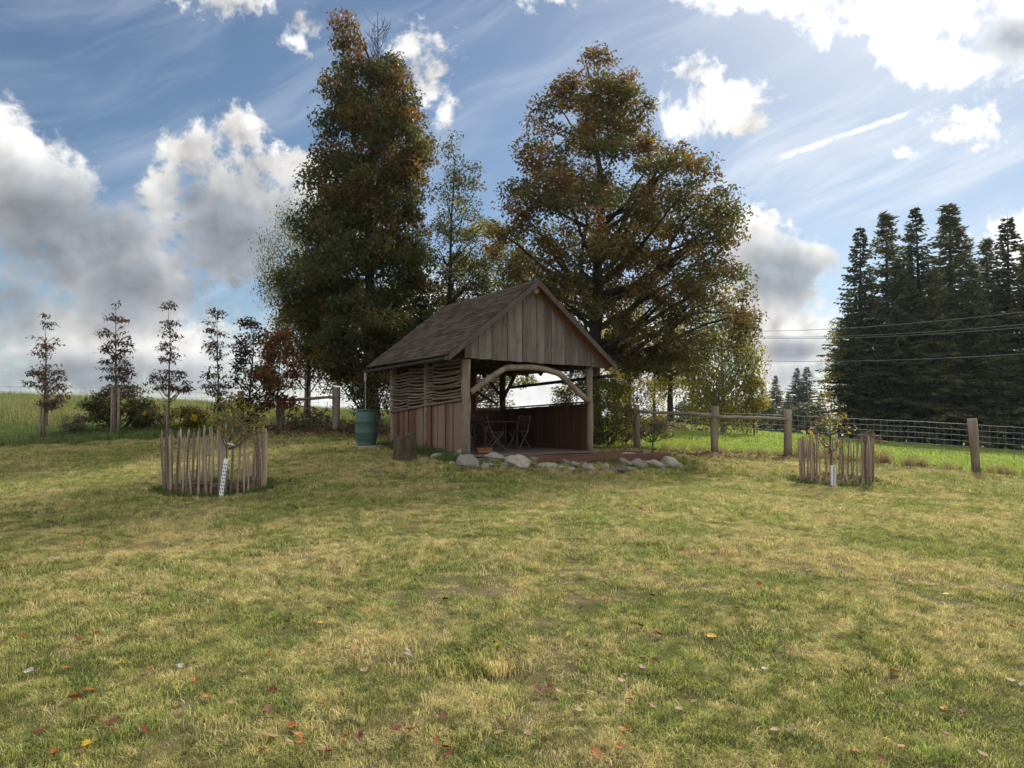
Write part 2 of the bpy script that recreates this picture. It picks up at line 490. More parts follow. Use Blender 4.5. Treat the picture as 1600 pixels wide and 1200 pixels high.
def mat_ground(name, green, straw, brown, bias):
    m, T = new_mat(name)
    geo = T.n('ShaderNodeNewGeometry')
    P = geo.outputs['Position']
    s, a, b, d = turf_colour(T, P, bias)
    c = T.mix(s, green, straw)
    c = T.mix(T.m('MULTIPLY', T.sstep(d, 0.52, 0.7), 0.6), c, brown)
    fine = T.noise(P, 60.0, 4, 0.7)
    c = T.mix(1.0, c, T.m('ADD', 0.55, T.m('MULTIPLY', fine, 0.9)), 'MULTIPLY')
    h = T.m('ADD', fine, T.m('MULTIPLY', d, 2.0))
    finish(T, princ(T, c, 0.95, 0.05, bump(T, h, 0.8, 0.03)))
    return m
M['lawn'] = mat_ground('lawn_ground', (0.085, 0.092, 0.032), (0.20, 0.16, 0.083), (0.055, 0.04, 0.026), 0.02)
M['field'] = mat_ground('field_ground', (0.13, 0.19, 0.035), (0.20, 0.24, 0.06), (0.12, 0.14, 0.04), 0.0)
M['meadow'] = mat_ground('meadow_ground', (0.075, 0.115, 0.03), (0.17, 0.16, 0.06), (0.07, 0.07, 0.03), 0.0)

def mat_blade(name, green, green2, straw, brown, bias, tr=0.35):
    m, T = new_mat(name)
    geo = T.n('ShaderNodeNewGeometry'); P = geo.outputs['Position']
    at_ = T.n('ShaderNodeAttribute', attribute_name='col')
    sep = T.n('ShaderNodeSeparateColor'); T.put(sep.inputs[0], at_.outputs['Color'])
    r1, r2 = sep.outputs[0], sep.outputs[1]
    s, a, b, d = turf_colour(T, P, bias)
    g = T.mix(r2, green, green2)
    s = T.m('MULTIPLY', T.m('ADD', s, T.m('MULTIPLY', T.m('SUBTRACT', r1, 0.5), 1.1)), 1.0, clamp=True)
    c = T.mix(s, g, T.mix(T.sstep(r2, 0.55, 0.9), straw, brown))
    c = T.mix(1.0, c, T.m('MULTIPLY', T.m('ADD', 0.46, T.m('MULTIPLY', r2, 1.42)), T.sstep(d, 0.34, 0.62, 0.66, 1.22)), 'MULTIPLY')
    c = T.mix(T.m('MULTIPLY', T.sstep(T.noise(P, 1.1, 3, 0.6, 0.5), 0.60, 0.70), 0.55), c, brown)
    p = princ(T, c, 0.55, 0.25)
    t = T.n('ShaderNodeBsdfTranslucent'); T.put(t.inputs['Color'], T.mix(1.0, c, (1.3, 1.35, 1.1), 'MULTIPLY'))
    mx = T.n('ShaderNodeMixShader'); mx.inputs[0].default_value = tr
    T.t.links.new(p, mx.inputs[1]); T.t.links.new(t.outputs[0], mx.inputs[2])
    finish(T, mx.outputs[0])
    return m
M['blade'] = mat_blade('lawn_blade', (0.135, 0.175, 0.04), (0.255, 0.28, 0.07), (0.60, 0.51, 0.25), (0.30, 0.21, 0.115), 0.0)
M['blade_green'] = mat_blade('lush_blade', (0.06, 0.10, 0.028), (0.095, 0.145, 0.04), (0.19, 0.18, 0.075), (0.10, 0.085, 0.04), -0.15)
M['blade_field'] = mat_blade('field_blade', (0.15, 0.23, 0.035), (0.22, 0.29, 0.05), (0.30, 0.32, 0.085), (0.27, 0.25, 0.08), -0.05, 0.5)
M['blade_meadow'] = mat_blade('meadow_blade', (0.085, 0.14, 0.033), (0.13, 0.18, 0.045), (0.27, 0.24, 0.09), (0.19, 0.15, 0.06), 0.0)
M['blade_dry'] = mat_blade('dry_blade', (0.16, 0.12, 0.06), (0.24, 0.18, 0.09), (0.36, 0.27, 0.14), (0.13, 0.08, 0.045), 0.1)
M['blade_tussock'] = mat_blade('tussock_blade', (0.115, 0.18, 0.035), (0.20, 0.27, 0.06), (0.30, 0.29, 0.10), (0.22, 0.20, 0.08), -0.1)

# ------------------------------------------------------------------ terrain
CTRL = np.array([
    (0, 0, 0.0), (0, -12, -0.2), (-14, -8, 0.1), (14, -8, -0.5), (-12, 4, 0.25), (12, 4, -0.55), (0, 4, 0.02), (-3, 6, 0.1), (4, 8, 0.02), (0, 10, 0.2),
    (-5.0, 12.05, 0.30), (7.54, 16.6, 0.0), (-1.3, 15.7, 0.52), (-0.7, 14.6, 0.36), (-0.3, 15.4, 0.44), (0.9, 15.5, 0.27), (2.4, 16.5, 0.16), (3.7, 17.2, 0.10), (4.9, 18.0, 0.10), (1.2, 16.6, 0.37), (2.6, 17.4, 0.31), (4.1, 18.4, 0.25), (0.5, 13.8, 0.22), (3.0, 15.0, 0.06), (2.1, 18.6, 0.45), (3.3, 20.0, 0.5), (5.6, 20.5, 0.3), (-3.8, 18.5, 0.68), (-2.4, 19.5, 0.62), (0.5, 19.5, 0.5), (-0.5, 22.2, 0.62),
    (-5.7, 23, 0.97), (-8.6, 23.8, 0.98), (-14.5, 22, 0.70), (-12.4, 22, 0.80), (-13, 18, 0.55), (-11, 14, 0.33), (-20, 20, 0.6), (-18, 10, 0.35),
    (12.45, 19.1, 0.0), (8.53, 22, 0.24), (6.4, 22.5, 0.32), (4.04, 23, 0.36), (12, 12, -0.35), (17, 17, -0.35),
    (43, 60, -1.70), (30, 60, -0.9), (10.8, 60, 0.85), (20, 60, -0.1), (-2, 60, 1.2), (18, 35, -0.25), (9, 35, 0.35), (1, 35, 0.8), (30, 38, -1.1),
    (-32, 45, 2.45), (-25, 45, 2.2), (-18, 45, 1.75), (-10, 45, 1.35), (-22, 33, 1.7), (-14, 32, 1.5), (-30, 28, 1.3), (-8, 30, 1.15), (-40, 45, 2.5), (-30, 70, 2.2), (-8, 70, 0.9),
    (40, 20, -2.0), (-45, 10, 0.3), (45, -10, -2.0), (-45, -15, 0.0), (0, -40, -0.8), (60, 45, -3.0), (-60, 40, 2.0),
    (45, 85, -2.0), (15, 85, 0.2),
], dtype=float)

def _phi(r): return r
_d = np.linalg.norm(CTRL[:, None, :2] - CTRL[None, :, :2], axis=2)
_n = len(CTRL)
_A = np.zeros((_n + 3, _n + 3))
_A[:_n, :_n] = -np.sqrt(_d ** 2 + 1.5) + np.eye(_n) * 0.0
_Pm = np.c_[np.ones(_n), CTRL[:, :2]]
_A[:_n, _n:] = _Pm; _A[_n:, :_n] = _Pm.T
_w = np.linalg.solve(_A, np.r_[CTRL[:, 2], 0, 0, 0])

def H(x, y):
    x = np.asarray(x, float); y = np.asarray(y, float)
    sh = x.shape; x = x.ravel(); y = y.ravel()
    out = np.empty(len(x))
    for i in range(0, len(x), 20000):
        xs, ys = x[i:i + 20000], y[i:i + 20000]
        d2 = (xs[:, None] - CTRL[None, :, 0]) ** 2 + (ys[:, None] - CTRL[None, :, 1]) ** 2
        z = -np.sqrt(d2 + 1.5) @ _w[:_n] + _w[_n] + _w[_n + 1] * xs + _w[_n + 2] * ys
        r = np.hypot(xs, ys)
        t = np.clip((r - 75) / 60, 0, 1); t = t * t * (3 - 2 * t)
        far = -2.0 - 9.0 * np.clip((r - 120) / 1500, 0, 1) + 0.7 * np.sin(xs * 0.021 + 1) * np.cos(ys * 0.017)
        z = z * (1 - t) + far * t
        # small hollows and humps of a worn lawn
        near = np.clip(1 - r / 40, 0, 1)
        z += near * (0.018 * np.sin(xs * 1.9 + 0.7 * ys) * np.sin(ys * 1.4 - 0.5 * xs + 1.0) + 0.012 * np.sin(xs * 4.1 + 2.0) * np.sin(ys * 3.7))
        z -= 0.09 * np.exp(-(((xs + 0.22) / 0.5) ** 2 + ((ys - 4.35) / 0.22) ** 2))
        out[i:i + 20000] = z
    return out.reshape(sh)

def h1(x, y): return float(H(np.array([x]), np.array([y]))[0])

def ground(px, py):
    """where the view ray through a photograph pixel meets the ground"""
    d = ray(px, py); o = Vector((0, 0, EYE))
    ys = np.concatenate([np.arange(1.5, 30, 0.02), np.arange(30, 140, 0.1)])
    xs = d.x / d.y * ys; zs = EYE + d.z / d.y * ys
    hit = np.nonzero(zs <= H(xs, ys))[0]
    i = hit[0] if len(hit) else len(ys) - 1
    return Vector((xs[i], ys[i], float(H(xs[i:i + 1], ys[i:i + 1])[0])))

# the fence line that bounds the lawn at the back
FENCE = [(-60, 30), (-31, 28.0), (-21.5, 26.6), (-15.2, 25.6), (-9.6, 25.0), (-8.4, 24.3), (-5.7, 23.0), (-2.0, 23.6), (4.04, 23.0), (6.4, 22.5), (8.53, 22.0), (12.45, 19.1), (16.6, 16.2), (40, 0), (60, -14)]
FX = np.array([p[0] for p in FENCE]); FY = np.array([p[1] for p in FENCE])
def fence_y(x): return np.interp(x, FX, FY)

ang_f = np.linspace(-50, 50, 420); ang_b = np.linspace(50, 310, 120)[1:-1]
ang = np.radians(np.concatenate([ang_f, ang_b]))
rad = [0.4]
while rad[-1] < 34: rad.append(rad[-1] + 0.22 + 0.006 * rad[-1])
while rad[-1] < 4200: rad.append(rad[-1] * 1.055)
rad = np.array(rad)
RR, AA = np.meshgrid(rad, ang, indexing='ij')
GX, GY = RR * np.sin(AA), RR * np.cos(AA)
GZ = H(GX, GY)
V = np.stack([GX, GY, GZ], -1).reshape(-1, 3)
V = np.vstack([V, [[0, 0, h1(0, 0)]]])
na, nr = len(ang), len(rad)
ii, jj = np.meshgrid(np.arange(nr - 1), np.arange(na), indexing='ij')
j2 = (jj + 1) % na
Q = np.stack([ii * na + jj, ii * na + j2, (ii + 1) * na + j2, (ii + 1) * na + jj], -1).reshape(-1, 4)[:, ::-1]
cx_, cy_ = V[Q, 0].mean(1), V[Q, 1].mean(1)
in_lawn = (cy_ < fence_y(cx_)) & (np.abs(cx_) < 60) & (cy_ > -60)
in_field = ~in_lawn & (cx_ > -4 - 0.02 * cy_) 
def region(name, mask, mat, extra=None):
    q = Q[mask]
    used, inv = np.unique(q, return_inverse=True)
    me = np_mesh(name, V[used], inv.reshape(-1, 4), smooth=True)
    o = link(name, me, mat)
    o['kind'] = 'structure'
    return o
region('lawn', in_lawn, M['lawn'])
region('field', in_field, M['field'])
region('meadow', ~in_lawn & ~in_field, M['meadow'])
# the small disc under the photographer's feet
k = np.arange(na)
c_me = np_mesh('lawn', np.vstack([V[:na], [[0, 0, h1(0, 0)]]]), np.stack([np.full(na, na), (k + 1) % na, k], -1), smooth=True)
link('lawn', c_me, M['lawn'])['kind'] = 'structure'

# ------------------------------------------------------------------ grass
def tuft_mesh(name, n, spread, h0, h1_, wid, lean, seed, seg=2):
    g = np.random.default_rng(seed)
    a = g.uniform(0, 2 * np.pi, n); r = spread * np.sqrt(g.uniform(0, 1, n))
    bx, by = r * np.cos(a), r * np.sin(a)
    h = g.uniform(h0, h1_, n); w = wid * g.uniform(0.6, 1.3, n)
    la = g.uniform(0, 2 * np.pi, n); ll = h * g.uniform(0.1, lean, n)
    fa = g.uniform(0, np.pi, n)
    sx, sy = np.cos(fa) * w / 2, np.sin(fa) * w / 2
    z0 = -0.02
    v = np.zeros((n, 5, 3))
    v[:, 0] = np.stack([bx - sx, by - sy, np.full(n, z0)], -1)
    v[:, 1] = np.stack([bx + sx, by + sy, np.full(n, z0)], -1)
    mx, my = bx + np.cos(la) * ll * 0.35, by + np.sin(la) * ll * 0.35
    v[:, 2] = np.stack([mx + sx * 0.8, my + sy * 0.8, h * 0.6], -1)
    v[:, 3] = np.stack([mx - sx * 0.8, my - sy * 0.8, h * 0.6], -1)
    v[:, 4] = np.stack([bx + np.cos(la) * ll, by + np.sin(la) * ll, h], -1)
    c = np.repeat(g.uniform(0, 1, (n, 1, 3)), 5, axis=1)
    b = np.arange(n)[:, None] * 5
    tri = np.concatenate([b + [0, 1, 2], b + [0, 2, 3], b + [3, 2, 4]])
    return np_mesh(name, v.reshape(-1, 3), tri, c.reshape(-1, 3))

def scatter(name, label, cat, pts, scales, tufts, mat, flat=None):
    """one object of ground cover: tufts set out on given points"""
    src = bpy.data.collections.new(name + '_source')
    for i, me in enumerate(tufts):
        if not me.materials: me.materials.append(mat)
        src.objects.link(bpy.data.objects.new('%s_tuft_%d' % (name, i), me))
    n = len(pts)
    me = bpy.data.meshes.new(name)
    me.vertices.add(n); me.vertices.foreach_set('co', np.asarray(pts, np.float32).ravel())
    a = me.attributes.new('sc', 'FLOAT_VECTOR', 'POINT')
    s3 = np.repeat(np.asarray(scales, np.float32)[:, None], 3, 1)
    s3[:, 2] *= rng.uniform(0.75, 1.2, n)
    a.data.foreach_set('vector', s3.astype(np.float32).ravel())
    a = me.attributes.new('rt', 'FLOAT_VECTOR', 'POINT')
    rt = np.zeros((n, 3), np.float32); rt[:, 2] = rng.uniform(0, 6.283, n)
    a.data.foreach_set('vector', rt.ravel())
    a = me.attributes.new('pick', 'INT', 'POINT')
    a.data.foreach_set('value', rng.integers(0, len(tufts), n).astype(np.int32))
    o = link(name, me)
    ng = bpy.data.node_groups.new(name + '_scatter', 'GeometryNodeTree')
    ng.interface.new_socket('Geometry', in_out='INPUT', socket_type='NodeSocketGeometry')
    ng.interface.new_socket('Geometry', in_out='OUTPUT', socket_type='NodeSocketGeometry')
    gi = ng.nodes.new('NodeGroupInput'); go = ng.nodes.new('NodeGroupOutput')
    iop = ng.nodes.new('GeometryNodeInstanceOnPoints')
    ci = ng.nodes.new('GeometryNodeCollectionInfo')
    ci.inputs['Collection'].default_value = src
    ci.inputs['Separate Children'].default_value = True
    ci.inputs['Reset Children'].default_value = True
    def attr(nm, ty):
        q = ng.nodes.new('GeometryNodeInputNamedAttribute'); q.data_type = ty
        q.inputs['Name'].default_value = nm
        return next(s for s in q.outputs if s.enabled and s.name == 'Attribute')
    L = ng.links.new
    L(gi.outputs[0], iop.inputs['Points']); L(ci.outputs[0], iop.inputs['Instance'])
    iop.inputs['Pick Instance'].default_value = True
    L(attr('pick', 'INT'), iop.inputs['Instance Index'])
    L(attr('rt', 'FLOAT_VECTOR'), iop.inputs['Rotation'])
    L(attr('sc', 'FLOAT_VECTOR'), iop.inputs['Scale'])
    L(iop.outputs[0], go.inputs[0])
    md = o.modifiers.new('scatter', 'NODES'); md.node_group = ng
    return tag(o, label, cat, None, 'stuff')

# spots kept free of lawn grass (house, terrace)
PAV = Vector((-1.04, 16.0)); PA = math.atan2(0.522, 0.853)
PC, PS = math.cos(PA), math.sin(PA)
PZ = 0.65
def pav_local(x, y):
    dx, dy = x - PAV.x, y - PAV.y
    return dx * PC + dy * PS, -dx * PS + dy * PC
def pav_world(lx, ly): return PAV.x + lx * PC - ly * PS, PAV.y + lx * PS + ly * PC

def wedge(n, r0, r1, half=47.0):
    a = np.radians(rng.uniform(-half, half, n)); r = np.sqrt(rng.uniform(r0 ** 2, r1 ** 2, n))
    return r * np.sin(a), r * np.cos(a)

def lawn_points(dens_bands, margin=0.3):
    X, Y, S = [], [], []
    for r0, r1, dens, sc in dens_bands:
        n = int(dens * math.radians(94) / 2 * (r1 ** 2 - r0 ** 2))
        x, y = wedge(n, r0, r1)
        X.append(x); Y.append(y); S.append(np.full(n, sc) * rng.uniform(0.8, 1.25, n))
    x, y, s = map(np.concatenate, (X, Y, S))
    lx, ly = pav_local(x, y)
    ok = (y < fence_y(x) - margin) & ~((lx > -0.05) & (lx < 3.75) & (ly > -0.35) & (ly < 4.6)) & ~((lx > 3.5) & (lx < 5.9) & (ly > -0.3) & (ly < 1.4))
    return x[ok], y[ok], s[ok]

short = [tuft_mesh('lawn_tuft', 215, 0.14, 0.008, 0.031, 0.0034, 2.6, 100 + i) for i in range(7)]
x, y, s = lawn_points([(1.6, 6, 95, 1.0), (6, 11, 66, 1.2), (11, 18, 40, 1.55), (18, 27, 24, 2.0)])
# longer in places that the mower misses
lush = np.array([mnoise.noise((float(a) * 0.55, float(b) * 0.55, 3.0)) for a, b in zip(x, y)])
s = s * np.clip(1.0 + 0.5 * lush, 0.7, 1.6) * np.array([np.clip(1.0 + 0.9 * mnoise.noise((float(a) * 2.7, float(b) * 2.7, 5.0)), 0.55, 1.6) for a, b in zip(x, y)])
# worn thin in some spots
thin = np.array([mnoise.noise((float(a) * 1.3 + 40, float(b) * 1.3, 9.0)) for a, b in zip(x, y)])
keep = rng.uniform(0, 1, len(x)) > np.clip((thin - 0.2) * 1.2, 0, 0.4)
x, y, s = x[keep], y[keep], s[keep]
scatter('lawn_grass', 'short autumn lawn grass, green with straw coloured patches', 'grass', np.stack([x, y, H(x, y)], -1), s, short, M['blade'])

# tussocks of fresher, longer grass here and there
x, y = wedge(2600, 1.8, 20)
cl = np.array([mnoise.noise((float(a) * 0.9 + 7, float(b) * 0.9, 1.0)) for a, b in zip(x, y)])
ok = (cl > 0.12) & (y < fence_y(x) - 0.5)
lx, ly = pav_local(x, y); ok &= ~((lx > -0.4) & (lx < 6.2) & (ly > -0.4) & (ly < 4.8))
x, y = x[ok], y[ok]
tus = [tuft_mesh('tussock_tuft', 60, 0.07, 0.02, 0.055, 0.0040, 1.8, 150 + i) for i in range(5)]
scatter('tussock_grass', 'small tussocks of fresh green grass scattered over the lawn', 'grass', np.stack([x, y, H(x, y)], -1), rng.uniform(0.6, 1.3, len(x)), tus, M['blade_tussock'])
# rank grass: along the foot of the pavilion, the stones, the tree guards and the left bank
tall = [tuft_mesh('rank_tuft', 110, 0.13, 0.06, 0.17, 0.006, 0.9, 200 + i) for i in range(5)]
X, Y, S = [], [], []
def strip(pts, width, dens, sc):
    for (x0, y0), (x1, y1) in zip(pts[:-1], pts[1:]):
        L_ = math.hypot(x1 - x0, y1 - y0); n = int(L_ * width * dens)
        t = rng.uniform(0, 1, n); o = rng.normal(0, width * 0.4, n)
        nx, ny = -(y1 - y0) / L_, (x1 - x0) / L_
        X.append(x0 + (x1 - x0) * t + nx * o); Y.append(y0 + (y1 - y0) * t + ny * o); S.append(sc * rng.uniform(0.6, 1.25, n))
strip([pav_world(-0.25, 4.3), pav_world(-0.25, 0.2), pav_world(-0.2, -0.8)], 0.4, 60, 1.2)
strip([pav_world(-0.3, -0.75), pav_world(1.5, -0.95), pav_world(3.5, -0.8), pav_world(6.2, -0.6), pav_world(6.6, 0.3)], 0.5, 42, 0.55)
strip([pav_world(3.3, -0.46), pav_world(4.4, -0.46)], 0.10, 60, 0.8)
for gx, gy in ((-5.0, 12.05), (7.54, 16.6)):
    ring = [(gx + 0.82 * math.cos(a), gy + 0.82 * math.sin(a)) for a in np.linspace(0, 2 * math.pi, 13)]
    strip(ring, 0.28, 70, 0.75)
strip([(-22, 17.6), (-15.3, 20.6), (-13, 21.6), (-10.0, 22.6), (-8.0, 23.0)], 1.5, 45, 1.3)
strip([(-26, 20.5), (-17, 23.2), (-11.0, 24.2)], 2.4, 34, 1.6)
x, y, s = map(np.concatenate, (X, Y, S))
scatter('rank_grass', 'dark green long grass along walls, stones and the left bank', 'grass', np.stack([x, y, H(x, y)], -1), s, tall, M['blade_green'])

# meadow beyond the left fence
mt = [tuft_mesh('meadow_tuft', 90, 0.30, 0.12, 0.42, 0.010, 0.6, 300 + i) for i in range(5)]
x, y = wedge(9500, 24, 60, 50)
ok = (y > fence_y(x) + 0.1) & (x < -3 - 0.05 * y)
x, y = x[ok], y[ok]
scatter('meadow_grass', 'tall uncut meadow grass on the rise behind the left fence', 'grass', np.stack([x, y, H(x, y)], -1), rng.uniform(0.8, 1.5, len(x)), mt, M['blade_meadow'])

# bright pasture beyond the right fence
ft = [tuft_mesh('field_tuft', 110, 0.34, 0.05, 0.13, 0.012, 0.9, 400 + i) for i in range(5)]
X, Y, S = [], [], []
for r0, r1, n, sc in ((18, 32, 9000, 1.0), (32, 75, 13000, 1.9)):
    x, y = wedge(n, r0, r1, 50)
    ok = (y > fence_y(x) + 0.5) & (x > -4)
    X.append(x[ok]); Y.append(y[ok]); S.append(np.full(ok.sum(), sc) * rng.uniform(0.7, 1.2, ok.sum()))
x, y, s = map(np.concatenate, (X, Y, S))
scatter('pasture_grass', 'bright green pasture grass beyond the right hand fence', 'grass', np.stack([x, y, H(x, y)], -1), s, ft, M['blade_field'])

# dry grass along the foot of the right fence
dt = [tuft_mesh('dry_tuft', 70, 0.14, 0.12, 0.38, 0.006, 0.9, 500 + i) for i in range(5)]
X, Y, S = [], [], []
strip([(3.0, 23.4), (4.04, 23.1), (6.4, 22.6), (8.53, 22.1), (12.45, 19.2), (16.6, 16.3), (20, 13.8)], 0.42, 26, 0.8)
strip([(8.8, 22.0), (11.6, 19.95)], 0.3, 30, 1.2)
strip([(-9.0, 24.2), (-5.7, 23.2), (-3.5, 23.2)], 0.6, 26, 0.9)
x, y, s = map(np.concatenate, (X, Y, S))
scatter('dry_grass', 'brown dry grass left standing along the foot of the fence', 'grass', np.stack([x, y, H(x, y)], -1), s, dt, M['blade_dry'])

# ------------------------------------------------------------------ pavilion
pav = empty('garden_pavilion', (PAV.x, PAV.y, PZ), PA,
            'open fronted timber pavilion with brown shingle roof and grey board gable', 'pavilion')
WID, DEP = 3.52, 4.3            # post to post, across and deep
EX0, EX1 = -0.62, 4.02          # eaves, left and right
RX, RZ = 1.68, 4.02             # ridge
EZ0, EZ1 = 2.20, 2.10           # height of the two eaves
RY0, RY1 = -0.42, 4.62          # roof front and back edge

def log(name, pts, r, mat, n=10, wob=0.04, parent=pav):
    """rough round timber with slight bends"""
    P = [Vector(p) for p in pts]; out = []; rr = []
    steps = 4
    for a, b in zip(P[:-1], P[1:]):
        for k in range(steps):
            out.append(a.lerp(b, k / steps))
    out.append(P[-1])
    for i in range(1, len(out) - 1):
        out[i] = out[i] + Vector((rnd.uniform(-1, 1), rnd.uniform(-1, 1), rnd.uniform(-1, 1))) * r * 0.10
    for i in range(len(out)):
        q = r if isinstance(r, (int, float)) else r[0]
        rr.append(q * rnd.uniform(0.93, 1.07))
    return MB().tube(out, rr, n, wob).build(name, mat, parent, smooth=True)

def bend(pts, n=14):
    """smooth curve through points"""
    P = [Vector(p) for p in pts]; P = [P[0] * 2 - P[1]] + P + [P[-1] * 2 - P[-2]]
    out = []
    for i in range(1, len(P) - 2):
        for k in range(n // (len(P) - 3)):
            t = k / (n // (len(P) - 3))
            a, b, c, d = P[i - 1], P[i], P[i + 1], P[i + 2]
            out.append(0.5 * (2 * b + (c - a) * t + (2 * a - 5 * b + 4 * c - d) * t * t + (3 * b - a - 3 * c + d) * t ** 3))
    out.append(P[-2])
    return out

# posts
log('post', [(0, 0.0, -0.15), (0.01, 0, 1.1), (0, 0, 2.16)], 0.105, M['log'])
log('post', [(WID, 0.0, -0.15), (WID - 0.015, 0, 1.2), (WID - 0.02, 0, 2.10)], 0.085, M['log'])
log('post', [(0, DEP, -0.2), (0, DEP, 2.2)], 0.09, M['log'])
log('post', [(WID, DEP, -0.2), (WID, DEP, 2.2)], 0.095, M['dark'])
log('post', [(-0.02, 2.05, -0.2), (-0.02, 2.05, 2.2)], 0.075, M['log'])
# front brace logs: a straight one at the left, a bowed one over the opening
MB().tube(bend([(0.10, -0.02, 1.40), (0.55, -0.04, 1.72), (0.98, -0.03, 1.97), (1.22, -0.02, 2.04)], 12), [0.075 - 0.001 * i for i in range(13)], 10, 0.05).build('brace_log', M['log'], pav, smooth=True)
MB().tube(bend([(1.02, 0.0, 1.99), (1.5, -0.04, 2.03), (1.95, -0.06, 2.02), (2.42, -0.05, 1.93), (2.6, -0.05, 1.86), (3.0, -0.03, 1.56), (3.44, -0.06, 1.22)], 18), [0.072] * 19, 10, 0.05).build('brace_log', M['log'], pav, smooth=True)
# inner knee braces and plates
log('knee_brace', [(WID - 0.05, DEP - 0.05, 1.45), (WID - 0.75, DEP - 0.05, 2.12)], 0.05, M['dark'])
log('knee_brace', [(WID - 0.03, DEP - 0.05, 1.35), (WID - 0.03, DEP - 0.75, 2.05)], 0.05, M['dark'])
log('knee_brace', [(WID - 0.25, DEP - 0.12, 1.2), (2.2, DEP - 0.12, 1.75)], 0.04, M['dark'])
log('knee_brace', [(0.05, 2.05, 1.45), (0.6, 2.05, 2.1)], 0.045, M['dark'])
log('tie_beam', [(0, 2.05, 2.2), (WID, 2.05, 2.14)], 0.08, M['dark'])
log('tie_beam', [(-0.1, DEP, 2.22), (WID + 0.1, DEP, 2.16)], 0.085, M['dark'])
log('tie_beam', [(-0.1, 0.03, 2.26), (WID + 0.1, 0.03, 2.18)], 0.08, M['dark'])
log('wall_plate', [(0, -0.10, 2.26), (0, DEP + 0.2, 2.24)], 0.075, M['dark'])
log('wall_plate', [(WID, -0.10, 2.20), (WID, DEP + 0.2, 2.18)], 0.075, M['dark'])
log('ridge_pole', [(RX, RY0 + 0.06, RZ - 0.20), (RX, RY1 - 0.1, RZ - 0.20)], 0.075, M['log'])
def roof_z(x):   # underside height of the roof plane
    return RZ + (EZ0 - RZ) * (RX - x) / (RX - EX0) if x < RX else RZ + (EZ1 - RZ) * (x - RX) / (EX1 - RX)
# rafters
for i in range(7):
    y = -0.15 + i * (DEP + 0.25) / 6
    for s in (0, 1):
        ex = EX0 + 0.03 if s == 0 else EX1 - 0.03
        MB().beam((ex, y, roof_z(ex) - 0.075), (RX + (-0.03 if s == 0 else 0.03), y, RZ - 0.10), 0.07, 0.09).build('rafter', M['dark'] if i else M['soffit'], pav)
# roof boarding and shingles on both slopes
for s in (0, 1):
    ex, ez = (EX0, EZ0) if s == 0 else (EX1, EZ1)
    a = Vector((ex, 0, ez)); b = Vector((RX, 0, RZ))
    d = b - a; Ls = d.length; d.normalize()
    nrm = Vector((-d.z, 0, d.x)) if s == 0 else Vector((d.z, 0, -d.x))
    if nrm.z < 0: nrm = -nrm
    mb = MB()
    p = [a, b]
    q = []
    for off in (0.0, 0.028):
        for yy, e in ((RY0, a), (RY0, b), (RY1, b), (RY1, a)):
            q.append(Vector((e.x, yy, e.z)) + nrm * off)
    mb.hexa(q if s == 0 else q)
    slope_o = mb.build('roof_slope', M['soffit'], pav)
    nc = 21; ex_len = (Ls + 0.03) / nc
    g = np.random.default_rng(40 + s)
    VV, FF, CC = [], [], []
    for c in range(nc):
        y = RY0 - 0.02 - (c % 2) * 0.15 - g.uniform(0, 0.05)
        while y < RY1 + 0.02:
            w = 0.30 + g.uniform(-0.03, 0.03)
            y0, y1 = max(y, RY0 - 0.03), min(y + w - 0.008, RY1 + 0.03)
            if y1 - y0 > 0.02:
                lo = -0.04 + c * ex_len; hi = lo + ex_len + 0.05
                t0 = 0.054 + g.uniform(0, 0.012); t1 = 0.031
                base = len(VV)
                for (uu, tt) in ((lo, t0), (hi, t1)):
                    for yy in (y0, y1):
                        P = a + d * uu + nrm * tt; VV.append((P.x, yy, P.z))
                P0 = a + d * lo + nrm * (t0 - 0.024)
                VV.append((P0.x, y0, P0.z)); VV.append((P0.x, y1, P0.z))
                FF += [(base, base + 1, base + 3, base + 2), (base + 4, base + 5, base + 1, base)]
                tone = g.uniform(0.62, 1.3)
                CC += [(0.10 * tone, 0.076 * tone, 0.065 * tone)] * 6
            y += w
    me = np_mesh('shingle_cover', np.array(VV), np.array(FF), np.array(CC))
    so = link('shingle_cover', me, M['shingle'], slope_o)
    so['kind'] = 'stuff'
# ridge cap
cap = MB()
k = 0
y = RY0 - 0.02
while y < RY1:
    for s in (-1, 1):
        zz = RZ + 0.062 + 0.006 * (k % 2)
        x1 = RX + s * 0.16; z1 = (roof_z(x1)) + 0.060 + 0.006 * (k % 2)
        cap.add([(RX, y, zz), (RX, y + 0.3, zz - 0.008), (x1, y + 0.3, z1 - 0.008), (x1, y, z1), (RX, y, zz - 0.012), (x1, y, z1 - 0.012)],
                [(0, 1, 2, 3) if s > 0 else (3, 2, 1, 0), (0, 3, 5, 4)])
    y += 0.26; k += 1
me = cap.mesh('ridge_cap')
a_ = me.attributes.new('col', 'FLOAT_COLOR', 'POINT'); a_.data.foreach_set('color', [0.088, 0.067, 0.058, 1.0] * len(me.vertices))
link('ridge_cap', me, M['shingle'], pav)
# verge boards, front and back
for yy in (RY0 - 0.035, RY1 + 0.01):
    for s in (0, 1):
        ex = EX0 - 0.03 if s == 0 else EX1 + 0.03
        z0 = roof_z(ex)
        MB().hexa([(ex, yy, z0 - 0.10), (RX, yy, RZ - 0.10), (RX, yy + 0.025, RZ - 0.10), (ex, yy + 0.025, z0 - 0.10),
                   (ex, yy, z0 + 0.05), (RX, yy, RZ + 0.05), (RX, yy + 0.025, RZ + 0.05), (ex, yy + 0.025, z0 + 0.05)]).build('verge_board', M['verge'], pav)
